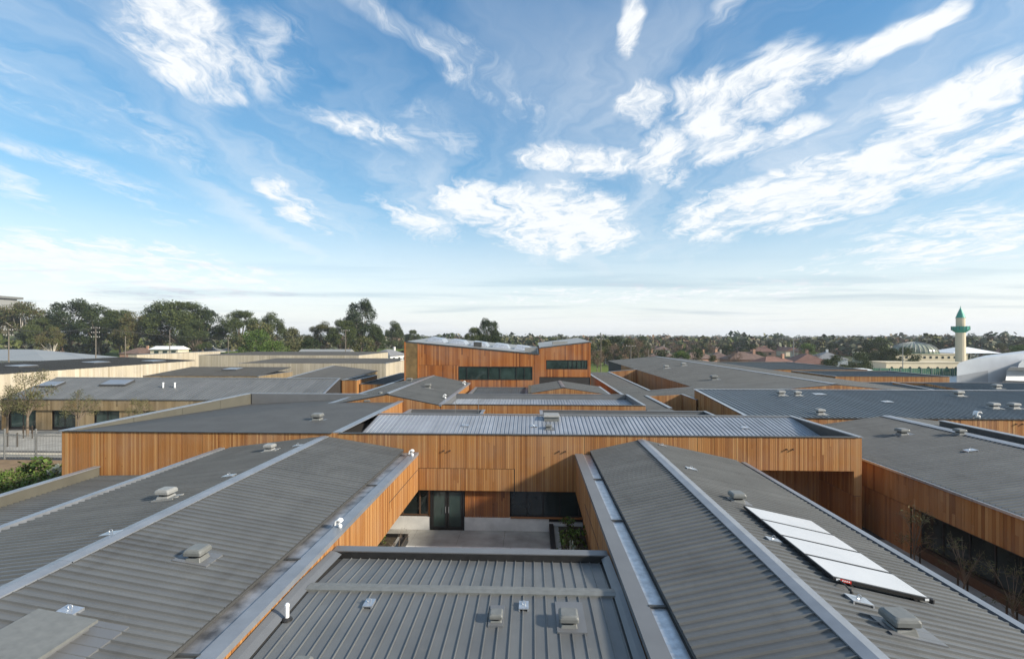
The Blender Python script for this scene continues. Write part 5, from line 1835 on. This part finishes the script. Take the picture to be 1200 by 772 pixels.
# courtyard and yard planting
SH = [bushy(41, 1.0, .62, ('leaf_green', 'leaf_olive'), 'bark_dark', 12, 130, .13, 'shrub', 0.05), bushy(42, 1.0, .7, ('leaf_green',), 'bark_dark', 12, 150, .12, 'shrub', 0.05)]
for k, (x, y, s, words) in enumerate([(1.95, 17.0, .8, 'green shrub in the right planter, nearest the link roof'), (2.2, 18.6, .75, 'green shrub in the right planter, second from the link roof'), (1.9, 20.2, .9, 'green shrub in the right planter, third from the link roof'),
                                      (2.25, 21.9, .85, 'green shrub in the right planter, fourth from the link roof'), (1.9, 23.5, .9, 'green shrub in the right planter below the white blossom'), (2.2, 25.1, .95, 'green shrub in the right planter under the windows'), (2.0, 26.5, .8, 'green shrub in the right planter against the wall')]):
    put(SH[k % 2], x, y, s * 1.1, words, 'shrub', 'shrubs in the courtyard planter', None, s * 1.15, .34)
fl = bushy(43, .5, .26, ('blossom',), 'bark_dark', 5, 60, .12, 'flowering_plant', .3)
put(fl, 1.95, 22.9, 1.0, 'small white flowering plant in the right courtyard planter', 'plant', None, None, 2.3, .36)
for k, (x, y, s, words) in enumerate([(-7.8, 24.8, .45, 'low green shrub at the far end of the left planter'), (-7.5, 23.6, .5, 'low green shrub in the middle of the left planter'), (-8.1, 19.8, .55, 'low green shrub hidden low in the left planter')]):
    put(SH[k % 2], x, y, s, words, 'shrub', 'shrubs in the left courtyard planter', None, s, .3)
sp = bare(51, 2.2, .7, 'bark', 'twig', 60, .12, 8, 'sapling', .12)
put(sp, -6.2, 22.2, 1.0, 'bare twiggy sapling standing on the courtyard paving', 'sapling', None, None, .9)

SP = [bare(52, 3.8, 1.15, 'bark', 'leaf_olive', 150, .16, 14, 'sapling', .18, .55), bare(53, 3.8, 1.05, 'bark', 'leaf_olive', 120, .16, 13, 'sapling', .18, .55)]
for k, (p, y, s, words) in enumerate([(1062, 22.6, .9, 'thin staked sapling nearest the timber post in the right side yard'), (1113, 20.2, .8, 'thin staked sapling in the middle of the right side yard'), (1166, 18.2, .75, 'thin staked sapling nearest the right edge in the side yard')]):
    x = 17.35
    put(SP[k % 2], x, y, s, words, 'sapling', 'saplings in the right side yard')
    for j, (dx, dy) in enumerate(((-.28, -.1), (.28, .12))):
        q = MB(); q.tube([(x + dx, y + dy, 0), (x + dx, y + dy, 1.55)], .035, 6)
        tag(q.build('tree_stake', 'bark_dark'), '%s dark stake of the %s' % (('left', 'right')[j], words.replace('thin staked ', '')), 'stake', 'stakes of the side yard saplings')
# tufts along the side bed
TF = [leaf_mesh('side_bed_plants', [((rr_.uniform(12.2, 17.2), rr_.uniform(8, 26.5), .18), (.35, .35, .28)) for _ in range(170)], 170, .16, 61, ('leaf_olive', 'twig', 'leaf_green'), .35, .1)]
o = bpy.data.objects.new('side_bed_plants', TF[0]); COL.objects.link(o); o['kind'] = 'stuff'; tag(o, 'low grassy ground cover along the right side yard bed', 'ground cover')

# left yard
YT = [bare(54, 7.0, 2.4, 'bark', 'leaf_olive', 330, .22, 18, 'yard_tree', .30), bare(55, 7.0, 2.2, 'bark', 'leaf_olive', 260, .22, 16, 'yard_tree', .28)]
for k, (p, y, s, words) in enumerate([(32, 51.5, 1.0, 'feathery olive tree in front of the leftmost pavilion bay'), (92, 52.0, .74, 'feathery olive tree before the second pavilion pier'), (166, 53.0, .58, 'small feathery tree showing over the parapet by the pavilion'), (8, 52.5, .8, 'feathery olive tree at the extreme left edge of the pavilion')]):
    put(YT[k % 2], bx(p, y), y, s, words, 'tree', 'young trees in the left yard')
fn = thing('palisade_fence', 'pale grey steel picket fence across the left yard', 'fence', (-43, 41.8, 0))
q = MB()
fx = [-66 + k * .14 for k in range(int(38 / .14))]
for x in fx:
    q.box(x, x + .03, 41.78, 41.80, .1, 2.35)
q.build('pickets', 'steel_rail', fn, kind='stuff')
for z in (.35, 2.1):
    q = MB(); q.box(-66, -28, 41.81, 41.85, z, z + .05); q.build('rail', 'steel_rail', fn)
for k in range(13):
    x = -65.3 + k * 2.95
    q = MB(); q.box(x, x + .1, 41.74, 41.84, 0, 2.75); q.build('post', 'steel_rail', fn)
for k, (p, y, words) in enumerate([(14.5, 46.5, 'black tree guard frame standing beyond the picket fence, nearer'), (32.5, 50.5, 'black tree guard frame around the leftmost feathery tree')]):
    t = thing('tree_guard', words, 'tree guard', (bx(p, y), y, 0), 'tree guards in the left yard')
    for dx in (-.5, .5):
        q = MB(); q.box(bx(p, y) + dx - .05, bx(p, y) + dx + .05, y - .05, y + .05, 0, 1.4); q.build('stake', 'bark_dark', t)
    q = MB(); q.box(bx(p, y) - .55, bx(p, y) + .55, y - .02, y + .02, 1.1, 1.2); q.build('tie', 'bark_dark', t)
hb = [leaf_mesh('hedge_bank', [((rr_.uniform(-40, -27.9), rr_.uniform(30.5, 36.8), rr_.uniform(.2, .75)), (.8, .8, .5)) for _ in range(190)], 260, .22, 63, ('leaf_green', 'leaf_green', 'leaf_olive'), .5, .2)]
o = bpy.data.objects.new('hedge_bank', hb[0]); COL.objects.link(o); o['kind'] = 'stuff'; tag(o, 'lush green ground cover bank beside the left yard fence', 'ground cover')
for k, (p, y, s, words) in enumerate([(52, 36.0, 2.4, 'rounded bright green shrub beside the timber corner'), (30, 36.3, 1.9, 'smaller green shrub on the bank left of the rounded one')]):
    put(SH[k % 2], bx(p, y), y, s, words, 'shrub', 'shrubs on the left bank', None, s * .75)
put(fl, bx(63, 34.5), 34.5, 2.6, 'white flowering plant on the bank beside the timber corner', 'plant', None, None, 3.0, .3)

# ------------------------------------------------------------------ mosque
mq = thing('minaret', 'cream round minaret with green balcony and green conical spire', 'minaret', (149.5, 175, 0))
q = MB(); q.lathe((149.5, 175, 0), [(1.45, 0), (1.38, 12.8)], 16); q.build('shaft', 'render_cream', mq)
q = MB(); q.lathe((149.5, 175, 0), [(1.4, 12.6), (2.2, 13.3), (2.45, 13.5), (2.45, 14.7), (2.25, 14.7), (2.2, 13.7), (1.2, 13.7)], 16); bal = q.build('balcony', 'copper_green', mq)
for k in range(16):
    a = k * math.pi / 8
    q = MB(); q.box(149.5 + 2.44 * math.cos(a) - .07, 149.5 + 2.44 * math.cos(a) + .07, 175 + 2.44 * math.sin(a) - .07, 175 + 2.44 * math.sin(a) + .07, 13.45, 14.8); q.build('baluster', 'fence_green', bal)
q = MB(); q.lathe((149.5, 175, 0), [(1.28, 13.5), (1.25, 17.5), (1.4, 17.55), (1.4, 17.7)], 16); q.build('upper_shaft', 'render_cream', mq)
q = MB(); q.lathe((149.5, 175, 0), [(1.36, 17.7), (.9, 19.2), (.12, 21.2), (.04, 21.9)], 16); q.build('spire', 'copper_green', mq)
ms = thing('mosque', 'cream mosque with ribbed blue green glass dome beside the minaret', 'mosque', (157, 205, 0))
q = MB()
C = (156.6, 205)
prof = [(7.9 * math.cos(t), 4.6 + 4.4 * math.sin(t)) for t in [R(k * 9.5) for k in range(10)]]
q.lathe((C[0], C[1], 0), prof, 32); dm = q.build('dome', 'dome_glass', ms)
for k in range(32):
    a = 2 * math.pi * k / 32
    q = MB(); q.tube([(C[0] + r_ * 1.01 * math.cos(a), C[1] + r_ * 1.01 * math.sin(a), z_ + .03) for r_, z_ in prof], .10, 4, False); q.build('dome_rib', 'vent_pale', dm)
q = MB(); q.lathe((C[0], C[1], 0), [(8.2, 4.1), (8.2, 4.65), (7.9, 4.7)], 32); q.build('drum', 'fence_green', ms)
q = MB(); q.box(143, 171, 197, 222, 0, 4.15); q.box(142.8, 171.2, 196.8, 222.2, 4.15, 4.4); q.build('wall', 'render_cream', ms)
for k in range(11):
    x = 145 + k * 2.3
    q = MB(); q.box(x, x + .9, 196.95, 197.05, 2.6, 3.5); q.build('window', 'glass', ms)
ar = thing('arcade_building', 'low cream arcade with dark openings left of the minaret', 'building', (120, 152, 0))
q = MB(); q.box(108, 131, 152, 160, 0, 3.2); q.box(107.8, 131.2, 151.8, 160.2, 3.2, 3.4); q.build('wall', 'render_cream', ar)
for k in range(8):
    x = 109.2 + k * 2.7
    q = MB(); q.extrude([(x, 151.97, .6), (x + .9, 151.97, .6), (x + .9, 151.97, 1.6), (x + .7, 151.97, 1.95), (x + .45, 151.97, 2.05), (x + .2, 151.97, 1.95), (x, 151.97, 1.6)], (0, .06, 0)); q.build('opening', 'glass', ar)
gfn = thing('green_fence', 'dark green slatted fence before the mosque', 'fence', (108, 140, 0))
for k in range(46):
    x = 95 + k * .56
    q = MB(); q.box(x, x + .5, 140, 140.04, .15, 2.3); q.build('panel', 'fence_green', gfn)
for k in range(10):
    x = 95 + k * 2.8
    q = MB(); q.box(x - .06, x + .06, 139.9, 140.0, 0, 2.5); q.build('post', 'steel_rail', gfn)
cp = thing('white_canopy', 'white hipped canopy roof right of the minaret', 'canopy', (177, 205, 0))
q = MB(); q.hexa([(168, 200, 4.6), (187, 200, 4.6), (187, 214, 4.6), (168, 214, 4.6)], [(176, 206, 6.9), (179, 206, 6.9), (179, 208, 6.9), (176, 208, 6.9)]); q.build('roof', 'white_paint', cp)
for x in (169, 178, 186):
    for y in (201, 213):
        q = MB(); q.box(x - .15, x + .15, y - .15, y + .15, 0, 4.6); q.build('post', 'vent_pale', cp)

# silver sports hall at the right edge
sh_ = thing('silver_hall', 'angular silver metal clad hall at the right edge below the minaret', 'building', (112, 124, 0))
q = MB(); q.extrude([(100.0, 118, 0), (100.0, 118, 4.3), (100.5, 118, 5.0), (102.8, 118, 5.75), (115, 118, 7.3), (140, 118, 9.5), (140, 118, 0)], (27, 26, 0)); q.build('rear_shell', 'silver_clad', sh_)
q = MB(); q.hexa([(99.9, 117.95, 0), (107, 117.95, 0), (107, 118, 0), (99.9, 118, 0)], [(99.9, 117.95, 1.9), (107, 117.95, 3.2), (107, 118, 3.2), (99.9, 118, 1.9)]); q.build('base_band', 'silver_mid', sh_)
# second shell pushed forward
q = MB()
q.extrude([(108.0, 112, 4.3), (108.2, 112, 5.1), (108.9, 112, 5.8), (114, 112, 6.6), (140, 112, 9.2), (140, 112, 4.9)], (13, 12, 0)); q.build('upper_shell', 'silver_clad', sh_)
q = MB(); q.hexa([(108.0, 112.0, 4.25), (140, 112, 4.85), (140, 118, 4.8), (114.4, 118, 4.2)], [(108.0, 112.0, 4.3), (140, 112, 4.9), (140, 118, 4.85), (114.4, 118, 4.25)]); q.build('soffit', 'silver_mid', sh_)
q = MB(); q.hexa([(107.6, 114.2, 3.4), (140, 114.2, 3.0), (140, 118, 3.0), (111.6, 118, 3.4)], [(107.8, 113.6, 4.22), (140, 113.6, 4.84), (140, 118, 4.84), (112.4, 118, 4.22)]); q.build('grey_band', 'silver_mid', sh_)  # mid grey band set back between upper and lower shell
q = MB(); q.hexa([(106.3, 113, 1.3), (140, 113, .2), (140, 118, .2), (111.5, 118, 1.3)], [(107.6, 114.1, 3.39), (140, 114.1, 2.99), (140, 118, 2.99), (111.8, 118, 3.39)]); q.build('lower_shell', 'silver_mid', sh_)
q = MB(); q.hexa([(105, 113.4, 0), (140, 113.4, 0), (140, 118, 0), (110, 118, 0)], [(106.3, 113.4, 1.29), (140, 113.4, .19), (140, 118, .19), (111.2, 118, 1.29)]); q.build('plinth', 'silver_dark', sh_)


# ------------------------------------------------------------------ houses
def house(w, d, hw, hr, wall, roof, chim=True, hip=True, loc=(0, 0)):
    t = bpy.data.objects.new('house', None)
    COL.objects.link(t)
    WL[t] = Vector((0, 0, 0))
    q = MB(); q.box(-w / 2, w / 2, -d / 2, d / 2, 0, hw); q.build('wall', wall, t)
    e = .45
    q = MB()
    b_ = [(-w / 2 - e, -d / 2 - e, hw), (w / 2 + e, -d / 2 - e, hw), (w / 2 + e, d / 2 + e, hw), (-w / 2 - e, d / 2 + e, hw)]
    rx = w / 2 - (d / 2 if hip else -e)
    q.hexa(b_, [(-rx, -.05, hw + hr), (rx, -.05, hw + hr), (rx, .05, hw + hr), (-rx, .05, hw + hr)])
    ro = q.build('roof', roof, t)
    if chim:
        q = MB(); q.box(w * .18, w * .18 + .8, -1.4, -.7, hw, hw + hr + .9); q.build('chimney', wall, ro)
    for k in range(3):
        x = -w * .36 + k * w * .3
        q = MB(); q.box(x, x + 1.5, -d / 2 - .04, -d / 2 + .04, .9, 2.1); q.build('window', 'glass', t)
    return t


HS = [house(15, 10, 2.8, 2.6, 'brick_wall', 'roof_tile_red'), house(14, 9, 2.8, 2.3, 'cream_wall', 'roof_tile_brown'), house(13, 10, 2.8, 2.4, 'white_wall', 'roof_tile_grey'), house(16, 9, 2.9, 2.2, 'cream_wall', 'roof_tile_red', True, False), house(13, 9, 2.9, 2.5, 'brick_wall', 'roof_tile_brown', True)]
hn = {0: 'red tiled brick house', 1: 'brown tiled cream house', 2: 'grey roofed white house', 3: 'red gabled cream house', 4: 'brown roofed brick house'}
hs = [(905, 152, 0), (944, 155, 0), (872, 178, 4), (842, 196, 1), (968, 190, 2), (1150, 300, 2), (775, 210, 4), (815, 190, 4), (722, 260, 0), (1170, 260, 4)]
for p in range(712, 1195, 13):
    hs.append((p + rr_.uniform(-5, 5), rr_.uniform(230, 560), rr_.choice([0, 1, 2, 3, 4, 0, 4])))
for p in range(585, 690, 15):
    hs.append((p + rr_.uniform(-4, 4), rr_.uniform(260, 520), rr_.choice([0, 1, 2, 3, 4])))
for p in (165, 245, 270, 398, 432, 455):
    hs.append((p, {165: 232, 245: 275, 270: 290, 398: 162, 432: 162, 455: 210}[p], {165: 4, 245: 2, 270: 2, 398: 3, 432: 3, 455: 2}[p]))
hs.sort()
for k, (p, y, kd) in enumerate(hs):
    put(HS[kd], bx(p, y), y, rr_.uniform(.9, 1.1) if y > 170 or p > 500 else .62, '%s, %s house from the left across the view' % (hn[kd], ordinal(k + 1)), 'house', 'suburban houses around the school', rr_.choice([0, .3, -.3, 1.57, 1.3]))
wm = thing('metal_shed', 'large pale metal roofed shed at the left edge below the gum trees', 'shed', (-140, 135, 0))
q = MB(); q.box(-160, -132, 126, 148, 0, 4.6); q.build('wall', 'white_wall', wm)
q = MB(); q.hexa([(-161, 125, 4.6), (-130.5, 125, 4.6), (-130.5, 149, 4.6), (-161, 149, 4.6)], [(-161, 137, 7.4), (-147, 137, 7.4), (-147, 137.2, 7.4), (-161, 137.2, 7.4)]); q.build('roof', 'vent_pale', wm)
pt_ = thing('portable_classroom', 'small white roofed portable classroom on the grass oval', 'shed', (-167, 216, 0))
q = MB(); q.box(-174, -161, 214, 221, 0, 5.4); q.build('wall', 'cream_wall', pt_)
q = MB(); q.hexa([(-174.6, 213.4, 5.4), (-160.4, 213.4, 5.4), (-160.4, 221.6, 5.4), (-174.6, 221.6, 5.4)], [(-174, 217.4, 6.9), (-161, 217.4, 6.9), (-161, 217.6, 6.9), (-174, 217.6, 6.9)]); q.build('roof', 'white_paint', pt_)
for x in (-172, -168, -164):
    q = MB(); q.box(x, x + 2, 213.9, 214.05, 3.0, 4.8); q.build('window', 'glass_green_reflect', pt_)
tb = thing('apartment_block', 'flat roofed grey block showing above the trees at far left', 'building', (-375, 310, 0))
q = MB(); q.box(-397, -353, 300, 320, 0, 36.0); q.build('wall', 'vent_pale', tb)
q = MB(); q.box(-399, -351.5, 298.5, 321, 36.9, 38.4); q.build('roof', 'vent_grey', tb)
q = MB(); q.box(-394, -354, 301, 319, 36.0, 36.9); q.build('clerestory', 'glass', tb)
for k in range(7):
    q = MB(); q.box(-394 + k * 5.8, -391 + k * 5.8, 299.95, 300.06, 30, 34); q.build('window', 'glass', tb)
sr_ = thing('metal_shed', 'small pale gabled metal roof just above the far school roofs', 'shed', (-70, 165, 0))
q = MB(); q.box(-80, -63, 160, 172, 0, 4.2); q.build('wall', 'cream_wall', sr_)
q = MB(); q.hexa([(-80.5, 159.5, 4.2), (-62.5, 159.5, 4.2), (-62.5, 172.5, 4.2), (-80.5, 172.5, 4.2)], [(-80.5, 166, 6.8), (-62.5, 166, 6.8), (-62.5, 166.1, 6.8), (-80.5, 166.1, 6.8)]); q.build('roof', 'vent_pale', sr_)


# ------------------------------------------------------------------ poles and wires
def pole(x, y, h, label, arms=2, mat='pole_wood', r=.16):
    t = thing('utility_pole', label, 'utility pole', (x, y, 0), 'utility poles around the school')
    q = MB(); q.tube([(x, y, -.2), (x, y, h)], [r, r * .7], 8); q.build('shaft', mat, t)
    for k in range(arms):
        z = h - .5 - k * 1.3
        q = MB(); q.box(x - 1.3, x + 1.3, y - .16, y - .06, z, z + .14); a = q.build('cross_arm', mat, t)
        for dx in (-1.2, -.5, .5, 1.2):
            q = MB(); q.lathe((x + dx, y - .11, z + .14), [(.05, 0), (.08, .06), (.08, .16), (.03, .2)], 6); q.build('insulator', 'insulator', a)
    return (x, y, h)


P1 = pole(-135.4, 120, 13.2, 'timber utility pole at the left edge in front of the gums', 2)
P2 = pole(-126, 135, 14.0, 'timber utility pole with two arms before the tallest gum', 3)
P3 = pole(-121.5, 140, 11.3, 'bare timber pole between the gums and the oval', 0)
P4 = pole(-123.2, 160, 13.6, 'tall plain pole in front of the portable classroom', 0)
P5 = pole(-106, 165, 11.0, 'plain pole above the pale walls left of centre', 1)
P6 = pole(-58.5, 150, 13.4, 'pale utility pole among the trees left of the hall', 1)
P7 = pole(21.3, 150, 12.0, 'utility pole beside the street right of the hall', 2)
P8 = pole(27.4, 135, 8.9, 'shorter street pole right of the parked cars', 1)
P9 = pole(33.4, 140, 7.4, 'short street pole nearest the great roof ridge', 0)
P10 = pole(84.6, 160, 10.8, 'tall thin pole above the red tiled roofs', 1, 'steel_rail', .2)
P11 = pole(107.7, 145, 9.6, 'thin pole in front of the mosque dome', 0, 'steel_rail', .12)


def wires(name, label, a, b_, dz=(.4, -1.0), sag=1.0):
    q = MB()
    for k, dx in enumerate((-1.2, .5, 1.2)):
        for z0 in dz[:1 if k else 2]:
            q.tube([(a[0] + dx + (b_[0] - a[0]) * t, a[1] + (b_[1] - a[1]) * t, a[2] - .3 + z0 * .5 + (b_[2] - a[2]) * t - sag * 4 * t * (1 - t)) for t in [k2 / 10 for k2 in range(11)]], .025, 4)
    tag(q.build(name, 'cap_dark'), label, 'power line', 'power lines between the poles')


wires('power_line', 'power lines between the two leftmost timber poles', P1, P2)
wires('power_line', 'power lines from the two armed pole to the plain pole by the oval', P2, P5)
wires('power_line', 'power lines running from the plain pole toward the hall trees', P5, P6)
wires('power_line', 'power lines across the suburb from the street pole to the tall thin pole', P7, P10, sag=2.0)
wires('power_line', 'power lines from the tall thin pole to the mosque pole', P10, P11)


# ------------------------------------------------------------------ cars
def car(x, y, rz, paint, label):
    t = thing('parked_car', label, 'car', (x, y, 0), 'cars parked beyond the school')
    t.rotation_euler = (0, 0, rz)
    q = MB()
    prof = [(-2.2, .3), (-2.25, .75), (-2.0, .92), (-1.2, .98), (1.05, .98), (2.05, .85), (2.2, .6), (2.15, .3)]
    q.extrude([(x + a, y - .88, z) for a, z in prof], (0, 1.76, 0)); o = q.build('body', paint, t)
    q = MB()
    cb = [(-1.75, .98), (1.0, .98)]
    q.hexa([(x - 1.75, y - .82, .985), (x + 1.0, y - .82, .985), (x + 1.0, y + .82, .985), (x - 1.75, y + .82, .985)], [(x - 1.3, y - .66, 1.46), (x + .25, y - .66, 1.46), (x + .25, y + .66, 1.46), (x - 1.3, y + .66, 1.46)])
    q.build('cabin_glass', 'glass', t)
    q = MB(); q.hexa([(x - 1.32, y - .67, 1.465), (x + .27, y - .67, 1.465), (x + .27, y + .67, 1.465), (x - 1.32, y + .67, 1.465)], [(x - 1.2, y - .6, 1.5), (x + .15, y - .6, 1.5), (x + .15, y + .6, 1.5), (x - 1.2, y + .6, 1.5)]); q.build('roof', paint, t)
    for wx in (-1.35, 1.35):
        for wy in (-.9, .72):
            q = MB(); q.tube([(x + wx, y + wy, .32), (x + wx, y + wy + .2, .32)], .32, 12); q.build('wheel', 'tyre', t)
    for wy in (-.6, .6):
        q = MB(); q.box(x + 2.16, x + 2.23, y + wy - .18, y + wy + .18, .6, .76); q.build('headlight', 'insulator', t)


car(28.0, 132, 1.5, 'car_silver', 'silver car parked on the street right of the hall, nearer')
car(29.2, 150, 1.5, 'car_dark', 'dark car parked on the street right of the hall, middle')
car(30.5, 160, 1.5, 'car_white', 'white car parked on the street right of the hall, farther')
car(92.5, 131, .2, 'car_silver', 'silver car parked by the green mosque fence')
bp_ = thing('site_kiosk', 'pale blue site kiosk left of the mosque fence', 'kiosk', (84.5, 128, 0))
q = MB(); q.box(82.6, 86.4, 127, 130, 0, 2.6); q.build('wall', 'blue_panel', bp_)
q = MB(); q.hexa([(82.3, 126.6, 2.6), (86.7, 126.6, 2.6), (86.7, 130.3, 2.6), (82.3, 130.3, 2.6)], [(82.5, 126.8, 2.75), (86.5, 126.8, 2.75), (86.5, 130.1, 2.9), (82.5, 130.1, 2.9)]); q.build('roof', 'white_paint', bp_)
q = MB(); q.box(83.2, 84.6, 126.95, 127.05, 1.0, 2.0); q.build('window', 'glass', bp_)

# ------------------------------------------------------------------ haze
hm = bpy.data.materials.new('haze')
hm.use_nodes = True
hn_ = hm.node_tree
hn_.nodes.clear()
vol = hn_.nodes.new('ShaderNodeVolumePrincipled')
vol.inputs['Color'].default_value = (.85, .9, .96, 1)
vol.inputs['Density'].default_value = 0.0002
vol.inputs['Anisotropy'].default_value = 0.2
oo = hn_.nodes.new('ShaderNodeOutputMaterial')
hn_.links.new(vol.outputs[0], oo.inputs['Volume'])
MAT['haze'] = hm
USE_HAZE = True
if USE_HAZE:
    q = MB(); q.box(-3200, 3200, -300, 3200, -1.1, 45)
    q.build('haze', 'haze', None, kind='stuff')
